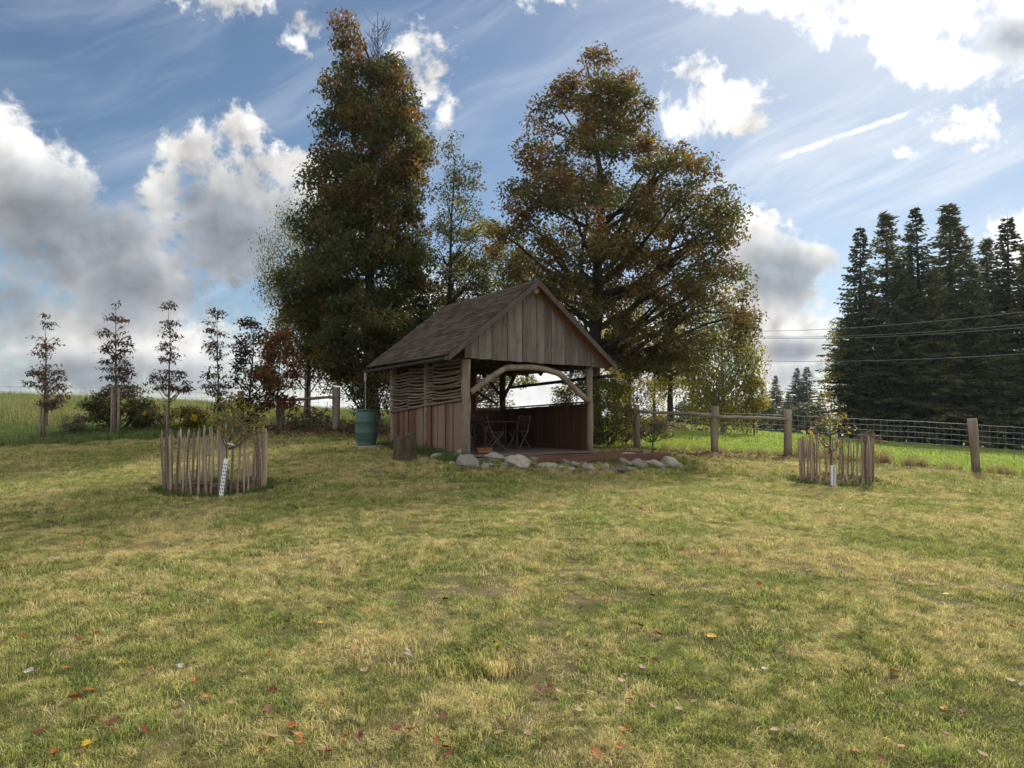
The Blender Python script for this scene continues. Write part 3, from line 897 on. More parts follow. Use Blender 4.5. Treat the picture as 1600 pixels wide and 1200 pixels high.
# gable boards, front (stand 20 cm behind the verge) and back
def gable(yf, thick, seed):
    g = random.Random(seed)
    x = -0.12; i = 0
    while x < 3.86:
        w = min(g.uniform(0.15, 0.235), 3.90 - x)
        x0, x1 = x, x + w - 0.008
        pr = 0.0 if i % 2 else -0.012
        zb = 2.175 - 0.022 * (x + 0.1) + g.uniform(-0.008, 0.008)
        def top(xx): return roof_z(xx) - 0.015
        ys = (yf + pr, yf + pr + thick)
        if x0 < RX < x1:
            MB().add([(x0, ys[0], zb), (x1, ys[0], zb), (x1, ys[0], top(x1)), (RX, ys[0], top(RX)), (x0, ys[0], top(x0)),
                      (x0, ys[1], zb), (x1, ys[1], zb), (x1, ys[1], top(x1)), (RX, ys[1], top(RX)), (x0, ys[1], top(x0))],
                     [(0, 1, 2, 3, 4), (9, 8, 7, 6, 5), (0, 5, 6, 1), (1, 6, 7, 2), (2, 7, 8, 3), (3, 8, 9, 4), (4, 9, 5, 0)]).build('gable_board', M['gable'], pav)
        elif min(top(x0), top(x1)) > zb + 0.02:
            MB().hexa([(x0, ys[0], zb), (x1, ys[0], zb), (x1, ys[1], zb), (x0, ys[1], zb),
                       (x0, ys[0], top(x0)), (x1, ys[0], top(x1)), (x1, ys[1], top(x1)), (x0, ys[1], top(x0))]).build('gable_board', M['gable'], pav)
        x += w; i += 1
gable(-0.16, 0.022, 3)
gable(DEP + 0.13, 0.022, 4)
# gutters on both sides with brackets' hooks, and the rain chain of the left one
def half_pipe(name, a, b, r):
    a, b = Vector(a), Vector(b); v = []; f = []
    n = 8
    for e in (a, b):
        for rr in (r, r - 0.006):
            for k in range(n + 1):
                t = math.pi + math.pi * k / n
                v.append((e.x + rr * math.cos(t), e.y, e.z + rr * math.sin(t)))
    m_ = n + 1
    for k in range(n):
        f += [(k, k + 1, 2 * m_ + k + 1, 2 * m_ + k), (m_ + k + 1, m_ + k, 3 * m_ + k, 3 * m_ + k + 1)]
    f += [tuple(range(m_)), tuple(range(3 * m_ - 1, 2 * m_ - 1, -1))]
    return MB().add(v, f).build(name, M['gutter'], pav, smooth=False)
half_pipe('gutter', (EX0 - 0.075, RY0, EZ0 - 0.05), (EX0 - 0.075, RY1 + 0.12, EZ0 - 0.09), 0.06)
log('gutter_pole', [(EX1 + 0.06, RY0 + 0.1, 1.90), (EX1 - 0.2, RY1 - 0.2, 1.72)], 0.045, M['dark'])
ch = MB()
zt, zb_ = EZ0 - 0.15, 1.02
ch.tube([(EX0 - 0.075, RY1 + 0.02, zt + 0.02), (EX0 - 0.075, RY1 + 0.02, zt - 0.22)], 0.028, 10)
ch.tube([(EX0 - 0.075, RY1 + 0.02, zt - 0.2), (EX0 - 0.07, RY1 - 0.0, zb_)], 0.011, 6)
ch.build('rain_chain', M['chain'], pav)

# left side: boards below, woven sticks above
def side_top(y): return 1.24 - 0.062 * y
y = 0.12; i = 0
g = random.Random(5)
while y < DEP - 0.12:
    w = g.uniform(0.16, 0.26); w = min(w, DEP - 0.10 - y)
    y0, y1 = y, y + w - 0.024
    x0 = -0.045 + (0.022 if i % 2 else 0.0) + g.uniform(-0.005, 0.005)
    if not (y0 < 2.05 < y1 and False):
        MB().hexa([(x0, y0, -0.13), (x0 + 0.024, y0, -0.13), (x0 + 0.024, y1, -0.13), (x0, y1, -0.13),
                   (x0, y0 + g.uniform(-.01, .01), side_top(y0)), (x0 + 0.024, y0, side_top(y0)), (x0 + 0.024, y1, side_top(y1)), (x0, y1, side_top(y1))]).build('wall_board', M['side'], pav)
    y += w; i += 1
log('wall_rail', [(-0.06, 0.1, side_top(0.1) + 0.01), (-0.06, 2.1, side_top(2.1) + 0.02), (-0.06, DEP, side_top(DEP))], 0.035, M['stick_y'])
for y0, y1 in ((0.10, 1.62), (1.60, 3.12), (3.08, DEP + 0.05)):
    n = 13
    for k in range(n):
        z0 = side_top((y0 + y1) / 2) + 0.05 + k * (2.14 - 1.13) / n
        sag = g.uniform(0.01, 0.05)
        rise = g.uniform(-0.03, 0.03) + (-0.035 * (y0 - y1) * (1 - k / n) if True else 0)
        sx = -0.062 if (k % 2) else -0.048
        pts = []
        for q in range(6):
            t = q / 5
            pts.append((sx + (0.05 * math.sin(math.pi * t * 2) * (1 if k % 2 else -1)) * 0.5, y0 + (y1 - y0) * t,
                        z0 + rise * (0.5 - t) * 1.0 - sag * math.sin(math.pi * t) + g.uniform(-0.008, 0.008)))
        r = g.uniform(0.024, 0.033)
        MB().tube(pts, [r * g.uniform(0.85, 1.15) for _ in pts], 6, 0.1).build('woven_stick', M['stick_y'], pav, smooth=True)
for yy in (0.75, 1.61, 2.4, 3.1, 3.7):
    log('weave_upright', [(0.0, yy, 1.0), (0.0, yy + 0.03, 2.2)], 0.022, M['dark'], 6)

# right side and back: low red boards, open above; woven sticks in the back corner
g = random.Random(6)
y = 0.1; i = 0
while y < DEP - 0.1:
    w = min(g.uniform(0.26, 0.34), DEP - 0.08 - y); ov = 0.03 if i % 2 else -0.004
    x0 = WID + 0.02 + (0.02 if i % 2 else 0)
    zt = 1.19 - 0.03 * y + g.uniform(-0.012, 0.012)
    MB().hexa([(x0, y - ov, -0.1), (x0 + 0.018, y - ov, -0.1), (x0 + 0.018, y + w + ov, -0.1), (x0, y + w + ov, -0.1),
               (x0, y - ov, zt), (x0 + 0.018, y - ov, zt), (x0 + 0.018, y + w + ov, zt - 0.008), (x0, y + w + ov, zt - 0.008)]).build('wall_board', M['red'], pav)
    y += w; i += 1
x = 0.08; i = 0
while x < WID - 0.08:
    w = min(g.uniform(0.24, 0.32), WID - 0.06 - x)
    y0 = DEP - 0.02 + (0.02 if i % 2 else 0); ov = 0.03 if i % 2 else -0.004
    zt = 2.16 if x < 2.45 else 1.02 + g.uniform(-0.01, 0.01)
    MB().hexa([(x - ov, y0, -0.1), (x + w + ov, y0, -0.1), (x + w + ov, y0 + 0.018, -0.1), (x - ov, y0 + 0.018, -0.1),
               (x - ov, y0, zt), (x + w + ov, y0, zt), (x + w + ov, y0 + 0.018, zt), (x - ov, y0 + 0.018, zt)]).build('wall_board', M['red'], pav)
    x += w; i += 1
for k in range(12):
    z = 1.09 + k * 0.085
    pts = [(2.62 + 0.84 * t, DEP + 0.03 + 0.02 * math.sin(6 * t + k), z + g.uniform(-0.012, 0.012)) for t in (0, .25, .5, .75, 1)]
    MB().tube(pts, g.uniform(0.014, 0.022), 6, 0.1).build('woven_stick', M['stick_x'], pav, smooth=True)
MB().beam((2.58, DEP - 0.03, 1.0), (2.58, DEP - 0.03, 2.15), 0.06, 0.06).build('window_jamb', M['soffit'], pav)
MB().beam((2.55, DEP - 0.03, 1.05), (WID - 0.1, DEP - 0.03, 1.05), 0.05, 0.06).build('window_sill', M['gable'], pav)
MB().beam((WID - 0.01, 0.1, 1.22), (WID - 0.01, DEP, 1.09), 0.10, 0.035).build('parapet_cap', M['dark'], pav)

# floor boards and the sill beam at the front
g = random.Random(8)
y = -0.16
while y < DEP - 0.1:
    w = 0.16
    MB().box(0.03, WID - 0.03, y, y + w - 0.008, -0.035 + g.uniform(-0.002, 0.002), g.uniform(-0.004, 0.004)).build('floor_board', M['floor'], pav)
    y += w
MB().box(0.0, WID, -0.14, DEP, -0.24, -0.045).build('floor_frame', M['dark'], pav)
# built-in bench on the left and at the back
MB().box(0.12, 0.52, 0.75, 3.6, 0.40, 0.44).build('bench_seat', M['red'], pav)
for yy in (0.8, 2.1, 3.5): MB().box(0.16, 0.46, yy, yy + 0.06, 0.005, 0.40).build('bench_support', M['red'], pav)

# terrace beside the pavilion: red edge board with earth behind
ter = empty('terrace_bed', (PAV.x, PAV.y, PZ), PA, 'raised earth terrace with red brown edge board right of the pavilion', 'terrace')
MB().hexa([(1.3, -0.34, -0.45), (5.82, -0.42, -0.45), (5.82, -0.38, -0.45), (1.3, -0.30, -0.45), (1.3, -0.34, -0.03), (5.82, -0.42, -0.10), (5.82, -0.38, -0.10), (1.3, -0.30, -0.03)]).build('edge_board', M['edge'], ter, bevel=0.006)
MB().hexa([(5.78, -0.375, -0.35), (5.82, -0.375, -0.35), (5.95, 1.3, -0.35), (5.91, 1.3, -0.35), (5.78, -0.375, -0.11), (5.82, -0.375, -0.11), (5.95, 1.3, -0.14), (5.91, 1.3, -0.14)]).build('edge_board', M['edge'], ter, bevel=0.006)
gx = np.linspace(3.66, 5.77, 16); gy = np.linspace(-0.36, 1.4, 12)
XX, YY = np.meshgrid(gx, gy, indexing='ij')
ZZ = -0.13 - 0.02 * (XX - 3.6) + 0.02 * np.sin(XX * 5) * np.sin(YY * 6)
I, J = np.meshgrid(np.arange(15), np.arange(11), indexing='ij')
qq = np.stack([I * 12 + J, (I + 1) * 12 + J, (I + 1) * 12 + J + 1, I * 12 + J + 1], -1).reshape(-1, 4)
link('earth_fill', np_mesh('earth_fill', np.stack([XX, YY, ZZ], -1).reshape(-1, 3), qq, smooth=True), M['lawn'], ter)
MB().box(0.05, 3.5, -0.30, -0.17, -0.2, -0.06).build('step_slab', M['floor'], ter, bevel=0.01)

# ------------------------------------------------------------------ furniture inside
def folding_chair(lx, ly, rz, label):
    wx, wy = pav_world(lx, ly)
    t = empty('folding_chair', (wx, wy, PZ + 0.008), PA + rz, label, 'chair', 'folding chairs in the pavilion')
    for s in (-0.2, 0.2):
        MB().tube([(s, 0.24, 0.0), (s, -0.18, 0.46)], 0.013, 6).build('leg', M['metal_grey'], t)
        MB().tube([(s * 0.93, -0.26, 0.0), (s * 0.93, 0.12, 0.45), (s * 0.93, 0.26, 0.88)], 0.013, 6).build('leg', M['metal_grey'], t)
    for k in range(6):
        MB().box(-0.2, 0.2, -0.19 + 0.065 * k, -0.135 + 0.065 * k, 0.455, 0.473).build('seat_slat', M['dark'], t)
    for z, y in ((0.66, 0.185), (0.76, 0.217), (0.85, 0.247)):
        MB().box(-0.2, 0.2, y - 0.009, y + 0.009, z - 0.03, z + 0.03).build('back_slat', M['dark'], t)
    for y in (0.22, -0.24):
        MB().tube([(-0.2, y, 0.03), (0.2, y, 0.03)], 0.009, 6).build('crossbar', M['metal_grey'], t)
    return t
folding_chair(1.35, 1.05, R(75), 'dark folding chair nearest the left front post inside the pavilion')
folding_chair(2.35, 1.5, R(-70), 'dark folding chair at the right of the table inside the pavilion')
folding_chair(2.0, 2.9, R(10), 'dark folding chair behind the table inside the pavilion')
wx, wy = pav_world(1.9, 1.95)
tb = empty('garden_table', (wx, wy, PZ + 0.008), PA, 'dark slatted table standing in the shade of the pavilion', 'table')
for k in range(7): MB().box(-0.55, 0.55, -0.37 + 0.107 * k, -0.275 + 0.107 * k, 0.70, 0.725).build('top_slat', M['dark'], tb)
for sx in (-0.48, 0.48):
    for sy in (-0.3, 0.3): MB().box(sx - 0.025, sx + 0.025, sy - 0.025, sy + 0.025, 0.0, 0.70).build('leg', M['dark'], tb)
wx, wy = pav_world(0.36, 0.62)
st = empty('wire_stool', (wx, wy, PZ + 0.008), PA, 'low grey metal stand just behind the left front post', 'stand')
for a in range(3):
    c_, s_ = math.cos(a * 2.09), math.sin(a * 2.09)
    MB().tube([(0.15 * c_, 0.15 * s_, 0), (0.12 * c_, 0.12 * s_, 0.36)], 0.010, 6).build('leg', M['metal_grey'], st)
MB().lathe([(0.14, 0.36), (0.145, 0.37), (0.14, 0.38)], 20).build('ring_top', M['metal_grey'], st)
for k in range(3):
    wx, wy = pav_world(0.62 + 0.03 * k, 0.25 + 0.05 * k)
    a = 0.3 - 0.2 * k
    o = MB().tube([(-0.2, 0, 0.035), (0.2, 0, 0.035)], 0.035, 8, 0.12).build('firewood_log', M['soffit'], None, loc=(wx, wy, PZ + 0.006 + (0.0 if k < 2 else 0.06)), rot=(0, 0, PA + a))
    tag(o, ['split firewood log on the pavilion floor, the frontmost of three', 'split firewood log on the pavilion floor, middle of three', 'split firewood log lying on top of two others in the pavilion'][k], 'firewood', 'firewood on the pavilion floor')

# ------------------------------------------------------------------ rain barrel
bx, by = -3.79, 18.5; bz = h1(bx, by)
slab = empty('stone_slab', (bx, by, bz - 0.03), 0.3, 'flat sandy stone slab under the green rain barrel', 'slab')
MB().add([(0.42 * math.cos(a) * (1 + 0.15 * math.sin(3 * a + 1)), 0.40 * math.sin(a) * (1 + 0.12 * math.cos(2 * a)), z) for z in (0.0, 0.10) for a in np.linspace(0, 2 * math.pi, 12, endpoint=False)],
         [tuple(reversed(range(12))), tuple(range(12, 24))] + [(k, (k + 1) % 12, 12 + (k + 1) % 12, 12 + k) for k in range(12)]).build('slab_plate', M['stone_pale'], slab, bevel=0.012)
MB().add([(0.36 * math.cos(a), 0.35 * math.sin(a), z) for z in (-0.12, 0.0) for a in np.linspace(0, 2 * math.pi, 10, endpoint=False)],
         [tuple(reversed(range(10))), tuple(range(10, 20))] + [(k, (k + 1) % 10, 10 + (k + 1) % 10, 10 + k) for k in range(10)]).build('slab_bed', M['stone_brown'], slab)
bar = empty('rain_barrel', (bx, by, bz + 0.072), 0.0, 'dark green plastic rain barrel standing left of the pavilion', 'barrel')
prof = [(0.235, 0.0), (0.25, 0.015), (0.252, 0.05), (0.245, 0.06), (0.262, 0.10), (0.282, 0.22), (0.287, 0.315), (0.292, 0.322), (0.292, 0.332), (0.288, 0.34), (0.290, 0.47), (0.288, 0.605), (0.292, 0.612), (0.292, 0.622), (0.287, 0.63), (0.280, 0.72), (0.262, 0.82), (0.240, 0.875), (0.232, 0.885)]
MB().lathe(prof, 40).build('barrel_body', M['barrel'], bar, smooth=True)
MB().lathe([(0.23, 0.886), (0.252, 0.888), (0.255, 0.90), (0.255, 0.932), (0.248, 0.942), (0.225, 0.944), (0.215, 0.934)], 40).build('lid_ring', M['barrel_lid'], bar)
for sgn in (-1, 1):
    MB().tube([(sgn * 0.255, -0.04, 0.83), (sgn * 0.295, -0.04, 0.84), (sgn * 0.295, 0.04, 0.84), (sgn * 0.255, 0.04, 0.83)], 0.012, 6).build('handle', M['barrel_lid'], bar)

# ------------------------------------------------------------------ stones and the stump
def stone_mesh(seed, cuts=9, sub=3):
    g = random.Random(seed)
    bm = bmesh.new(); bmesh.ops.create_icosphere(bm, subdivisions=sub, radius=1.0)
    planes = []
    for _ in range(cuts):
        n = Vector((g.gauss(0, 1), g.gauss(0, 1), g.gauss(0, 1))).normalized(); planes.append((n, g.uniform(0.45, 0.8)))
    for v in bm.verts:
        p = v.co.copy()
        for n, dd in planes:
            e = p.dot(n) - dd
            if e > 0: p -= n * e
        q = p * 2.3 + Vector((seed * 3.1, 0, 0))
        p *= 1 + 0.16 * mnoise.noise(q) + 0.10 * mnoise.noise(q * 3)
        v.co = p
    me = bpy.data.meshes.new('stone'); bm.to_mesh(me); bm.free()
    return me
STONES = [  # column, row of the foot, width, height in photograph pixels, material, words
    (683, 719, 20, 11, 'stone_pale', 'pale speckled stone, leftmost of the row edging the pavilion'),
    (700, 715, 16, 8, 'stone_grey', 'small grey stone between the two leftmost pale stones'),
    (719, 720, 24, 17, 'stone_pale', 'pale stone right at the foot of the left front post'),
    (733, 735, 36, 27, 'stone_grey', 'big grey rounded boulder in front of the left front post'),
    (756, 733, 14, 11, 'stone_pale', 'small yellowish stone just right of the grey boulder'),
    (767, 731, 13, 8, 'stone_pale', 'small pale stone second to the right of the grey boulder'),
    (776, 721, 44, 14, 'stone_pale', 'long flat pale slab stone lying in front of the opening'),
    (812, 734, 40, 22, 'stone_pale', 'large pale humped stone in front of the opening'),
    (832, 725, 20, 11, 'stone_brown', 'brown stone half hidden behind the large humped stone'),
    (857, 732, 36, 8, 'stone_pale', 'thin flat pale stone right of the large humped stone'),
    (884, 726, 15, 9, 'stone_grey', 'small grey stone against the red edge board'),
    (891, 738, 16, 10, 'stone_pale', 'small white stone leaning, left of the upright white one'),
    (905, 730, 12, 7, 'stone_brown', 'little brown stone beside the upright white stone'),
    (913, 735, 13, 13, 'stone_pale', 'upright white stone near the middle of the edge board'),
    (924, 737, 15, 11, 'stone_grey', 'grey stone right beside the upright white stone'),
    (931, 740, 8, 6, 'stone_pale', 'pebble sized white stone at the front of the row'),
    (947, 737, 14, 12, 'stone_pale', 'white square stone standing alone in the grass'),
    (971, 739, 20, 13, 'stone_brown', 'brownish stone below the dark pile near the terrace end'),
    (977, 729, 22, 13, 'stone_brown', 'dark brown stone leaning on the edge board'),
    (995, 731, 18, 16, 'stone_pale', 'pale jagged stone next to the dark brown one'),
    (1023, 733, 34, 14, 'stone_grey', 'wide grey stone at the bottom of the terrace corner'),
    (1026, 722, 32, 14, 'stone_brown', 'rounded brown stone on top of the wide grey one'),
    (1051, 732, 32, 20, 'stone_pale', 'big pale stone at the right end of the row'),
    (1040, 737, 12, 8, 'stone_grey', 'small grey stone below the right end of the row'),
    (1064, 734, 12, 11, 'stone_pale', 'small pale stone at the far right end of the row'),
    (868, 738, 10, 6, 'stone_grey', 'tiny grey stone under the thin flat stone'),
    (838, 735, 16, 9, 'stone_brown', 'brown grassy stone between the humped stone and the thin flat one'),
    (788, 732, 18, 8, 'stone_grey', 'grey stone sunk in grass just left of the large humped stone'),
    (876, 734, 14, 8, 'stone_pale', 'pale chip of stone right of the thin flat stone'),
    (899, 729, 14, 9, 'stone_pale', 'pale stone behind the leaning white one'),
    (936, 729, 16, 9, 'stone_brown', 'brown stone against the edge board behind the white square stone'),
    (958, 738, 12, 9, 'stone_grey', 'grey stone just right of the white square stone'),
    (985, 738, 16, 10, 'stone_grey', 'grey stone under the pale jagged stone'),
    (1006, 733, 16, 11, 'stone_pale', 'pale stone left of the wide grey one'),
    (706, 727, 12, 6, 'stone_pale', 'low pale stone in the grass left of the grey boulder'),
    (663, 722, 12, 6, 'stone_grey', 'low grey stone in the grass by the left wall'),
]
for i, (px, py, w, hh, mk, lab) in enumerate(STONES):
    p = ground(px, py); sc = p.y / F
    me = stone_mesh(50 + i, sub=3 if w > 22 else 2)
    o = link('edging_stone', me, M[mk])
    o.location = (p.x, p.y + 0.35 * w * sc, p.z + hh * sc * 0.33)
    o.scale = (w * sc * 0.61, w * sc * 0.44, hh * sc * 0.72)
    o.rotation_euler = (rnd.uniform(-.12, .12), rnd.uniform(-.15, .15), rnd.uniform(-0.3, 0.3))
    tag(o, lab, 'stone', 'stones edging the pavilion and terrace')
# two things lying on the terrace
wx, wy = pav_world(4.95, 0.25)
o = link('flat_stone', stone_mesh(91), M['stone_pale'], None, (wx, wy, PZ - 0.14), (0, 0, 0.4)); o.scale = (0.28, 0.2, 0.06)
tag(o, 'flat pale stone lying on the terrace earth', 'stone')
wx, wy = pav_world(5.35, 0.0)
o = link('sandy_stone', stone_mesh(92), M['stone_brown'], None, (wx, wy, PZ - 0.13), (0, 0.2, 0.6)); o.scale = (0.26, 0.2, 0.13)
tag(o, 'humped sandy brown stone at the right end of the terrace', 'stone')
# stump
p = ground(628, 722)
stp = empty('tree_stump', (p.x, p.y + 0.25, p.z - 0.05), 0.0, 'weathered mossy stump standing by the left wall of the pavilion', 'stump')
m_, T = new_mat('mossy_wood')
tcn = T.n('ShaderNodeTexCoord')
n_ = T.noise(scaled(T, tcn.outputs['Object'], (14, 14, 2)), 1.0, 5, 0.6); n2_ = T.noise(tcn.outputs['Object'], 5.0, 5, 0.6)
c_ = T.mix(T.sstep(n_, 0.4, 0.65), (0.095, 0.07, 0.05), (0.045, 0.034, 0.026))
c_ = T.mix(T.m('MULTIPLY', T.sstep(n2_, 0.45, 0.6), 0.6), c_, (0.075, 0.08, 0.035))
finish(T, princ(T, c_, 0.95, 0.1, bump(T, n_, 0.8, 0.02)))
pts = []; n = 18; rings = []
for j, (z, rr) in enumerate([(0.0, 0.30), (0.1, 0.27), (0.3, 0.245), (0.5, 0.235), (0.62, 0.225)]):
    for k in range(n):
        a = 2 * math.pi * k / n
        q = rr * (1 + 0.13 * math.sin(3 * a + 1 + 0.5 * z) + 0.07 * math.sin(7 * a + 3 * z) + rnd.uniform(-0.04, 0.04))
        top = 0.09 * math.cos(a - 0.4) + rnd.uniform(-0.045, 0.045) if j == 4 else (0.05 * math.cos(a - 0.4) if j == 3 else 0)
        pts.append((q * math.cos(a), q * math.sin(a), z + top))
fs = [(j * n + k, j * n + (k + 1) % n, (j + 1) * n + (k + 1) % n, (j + 1) * n + k) for j in range(4) for k in range(n)]
MB().add(pts, fs).build('stump_bark', m_, stp, smooth=True)
MB().add(pts[4 * n:], [tuple(range(n))]).build('cut_face', m_, stp)

# ------------------------------------------------------------------ trees
def leaf_mesh(name, C, size, cols, seed, droop=0.3, aspect=0.62, flat=0.5, leaflets=None):
    """one kite shaped blade per leaf, folded along its midrib, own colour"""
    g = np.random.default_rng(seed)
    n = len(C)
    a = g.uniform(0, 2 * np.pi, n)
    el = g.normal(-droop, 0.5, n)
    d = np.stack([np.cos(a) * np.cos(el), np.sin(a) * np.cos(el), np.sin(el)], -1)
    up = np.stack([g.normal(0, flat, n), g.normal(0, flat, n), np.ones(n)], -1)
    s = np.cross(d, up); s /= np.linalg.norm(s, axis=1, keepdims=True) + 1e-9
    nn = np.cross(s, d)
    L = size * g.uniform(0.65, 1.3, n)
    w = L * aspect / 2
    v = np.empty((n, 4, 3))
    v[:, 0] = C
    v[:, 1] = C + d * (L * 0.45)[:, None] + s * w[:, None] + nn * (w * 0.35)[:, None]
    v[:, 2] = C + d * L[:, None] - nn * (L * 0.1)[:, None]
    v[:, 3] = C + d * (L * 0.45)[:, None] - s * w[:, None] + nn * (w * 0.35)[:, None]
    q = np.arange(n * 4).reshape(n, 4)
    return np_mesh(name, v.reshape(-1, 3), q, np.repeat(cols, 4, axis=0))

def palette(n, pal, seed, clump=None, jit=0.22, lean=0.0):
    """leaf colours from (weight, rgb) entries; clump gives each clump a leaning of its own"""
    g = np.random.default_rng(seed)
    w = np.array([p[0] for p in pal], float); w /= w.sum()
    c = np.array([p[1] for p in pal])
    cum = np.cumsum(w)
    u = g.uniform(0, 1, n)
    if clump is not None:
        base = g.uniform(0, 1, clump.max() + 1)[clump]
        u = np.where(g.uniform(0, 1, n) < 0.75, np.clip(base + g.normal(0, 0.08, n), 0, 0.999), u)
    u = np.clip(u + lean, 0, 0.999)
    k = np.searchsorted(cum, u).clip(0, len(c) - 1)
    return c[k] * g.uniform(1 - jit, 1 + jit, (n, 1)) * g.uniform(0.93, 1.07, (n, 3))

def tree(name, label, base, prof, pal, *, cat='tree', group=None, trunk_r=0.2, top=None, n_limb=26, n_clump=220, per=150, clump_r=(0.45, 0.75),
         flat_c=0.5, leaf=0.12, seed=1, lean=0.0, droop=0.3, bark='bark', depth=1.0, rise=0.55, inner=0.35, twig_drop=0.0, aspect=0.62,
         trunk_frac=0.97, limb_r=(0.02, 0.022), bare=None, limb_from=None, mat='leaf', tilt=0.0):
    """prof: list of (z, x to the left, x to the right) of the crown's outline, world units, x relative to the trunk"""
    g = np.random.default_rng(seed)
    bx, by = base[0], base[1]; bz = h1(bx, by) - 0.08
    root = empty(name, (bx, by, bz), 0.0, label, cat, group)
    prof = sorted(prof)
    pz = np.array([p[0] for p in prof]) - bz; pl = np.array([p[1] for p in prof]); pr = np.array([p[2] for p in prof])
    ztop = pz[-1] if top is None else top - bz
    # the trunk, slightly wandering towards the crown's middle line
    nt = 12
    tz = np.linspace(0, ztop * trunk_frac, nt)
    mid = np.interp(tz, pz, (pl + pr) / 2, left=0)
    pull = np.clip((tz / ztop - 0.25) / 0.75, 0, 1)
    tx = mid * pull * 0.9 + np.cumsum(g.normal(0, 0.02 * ztop / 10, nt)) * 0.5
    ty = np.cumsum(g.normal(0, 0.02 * ztop / 10, nt)) * 0.5
    tx[0] = ty[0] = 0
    tr = trunk_r * np.clip(1 - 0.93 * (tz / (ztop * trunk_frac)) ** 0.85, 0.03, 1) ; tr[0] *= 1.35
    mb = MB(); mb.tube([Vector(p) for p in zip(tx, ty, tz)], list(tr), 10, 0.04)
    def trunk_at(z): return np.array([np.interp(z, tz, tx), np.interp(z, tz, ty), z])
    # clump centres filling the outline
    zs, xs, ys = [], [], []
    width = np.maximum(pr - pl, 0.05)
    zz = np.linspace(pz[0], pz[-1], 200); ww = np.interp(zz, pz, width)
    cdf = np.cumsum(ww ** 1.35); cdf /= cdf[-1]
    z = np.interp(g.uniform(0, 1, n_clump), cdf, zz)
    L = np.interp(z, pz, pl); Rr = np.interp(z, pz, pr)
    cxm = (L + Rr) / 2; hw = (Rr - L) / 2
    az = g.uniform(0, 2 * np.pi, n_clump)
    rad_ = inner + (1 - inner) * np.sqrt(g.uniform(0, 1, n_clump))
    mar = np.clip(1 - 0.35 * np.mean(clump_r) / np.maximum(hw, 0.1), 0.3, 1)
    x = cxm + np.cos(az) * rad_ * hw * mar; y = np.sin(az) * rad_ * hw * depth * mar
    C = np.stack([x, y, z], -1)
    # limbs run out to the farthest clumps, twigs to the rest
    order = np.argsort(-(np.hypot(x - cxm, y) / np.maximum(hw, 0.1)) + g.uniform(0, 0.35, n_clump))
    nodes = []
    for i, ci in enumerate(order):
        e = C[ci]
        run = math.hypot(e[0] - np.interp(e[2], tz, tx), e[1] - np.interp(e[2], tz, ty))
        if i < n_limb or not nodes:
            z0 = max(e[2] - run * rise * g.uniform(0.7, 1.2), ztop * 0.12 if limb_from is None else limb_from - bz)
            z0 = min(z0, e[2], ztop * trunk_frac * 0.96)
            s = trunk_at(z0)
            m1 = s + (e - s) * 0.35 + np.array([0, 0, -0.06 * run]) + g.normal(0, 0.05, 3) * run
            m2 = s + (e - s) * 0.7 + np.array([0, 0, 0.03 * run]) + g.normal(0, 0.05, 3) * run
            r0 = min(np.interp(z0, tz, tr) * 0.62, limb_r[0] + limb_r[1] * run)
            P = bend([s, m1, m2, e], 9)
            mb.tube(P, list(np.linspace(r0, 0.008, len(P))), 6, 0.0, cap=False)
            for k, p in enumerate(P[2:]): nodes.append((np.array(p), r0 * (1 - (k + 2) / len(P))))
        else:
            N = np.array([q[0] for q in nodes])
            dd = np.linalg.norm(N - e, axis=1) + np.maximum(N[:, 2] - e[2], 0) * 0.8
            j = int(np.argmin(dd)); s = nodes[j][0]
            r0 = max(0.007, min(nodes[j][1] * 0.7, 0.03))
            m1 = (s + e) / 2 + g.normal(0, 0.06, 3) * np.linalg.norm(e - s)
            P = bend([s, m1, e], 6)
            mb.tube(P, list(np.linspace(r0, 0.005, len(P))), 5, 0.0, cap=False)
            nodes.append((np.array(P[len(P) // 2]), r0 * 0.6)); nodes.append((e, 0.006))
    if bare:      # leafless leader twigs
        for (x0, z0, x1, z1, k) in bare:
            for q in range(k):
                t = q / max(1, k - 1)
                s = np.array([x0 + (x1 - x0) * t, 0.0, z0 - bz - 1.0 + (z1 - z0 + 0.4) * t])
                ww = 0.62
                e = s + np.array([g.uniform(-ww, ww), g.uniform(-ww, ww) * 0.7, g.uniform(0.35, 1.0) * (1.3 - 0.7 * t)])
                mid = (s + e) / 2 + np.array([(e[0] - s[0]) * 0.10, (e[1] - s[1]) * 0.1, -0.06])
                Pb = bend([s, mid, e], 6)
                mb.tube(Pb, list(np.linspace(0.012, 0.004, len(Pb))), 4, 0, cap=False)
                for w_ in range(2):
                    q0 = np.array(Pb[3 + w_]); q1 = q0 + np.array([g.normal(0, .12), g.normal(0, .12), g.uniform(.15, .4)])
                    mb.tube([q0, q1], [0.006, 0.003], 4, 0, cap=False)
            mb.tube([(x0, 0, z0 - bz - 1.0), (x0 + 0.02, 0.02, z0 - bz), (x1, 0, z1 - bz)], [0.04, 0.026, 0.008], 5, 0, cap=False)
    mb.build('trunk', M[bark], root, smooth=True)
    # leaves
    cr = g.uniform(clump_r[0], clump_r[1], n_clump)
    cnt = np.maximum((per * (cr / np.mean(clump_r)) ** 2 * g.uniform(0.55, 1.35, n_clump)).astype(int), 5)
    idx = np.repeat(np.arange(n_clump), cnt); n = len(idx)
    dv = g.normal(0, 1, (n, 3)); dv *= (0.95 * g.uniform(0, 1, n) ** 0.45 / np.linalg.norm(dv, axis=1))[:, None]; dv[:, 2] *= flat_c
    out = np.stack([(C[:, 0] - cxm), C[:, 1], np.zeros(n_clump)], -1); out /= np.linalg.norm(out, axis=1, keepdims=True) + 1e-6
    dv += out[idx] * g.uniform(0, 0.25, n)[:, None]
    P = C[idx] + dv * cr[idx][:, None]
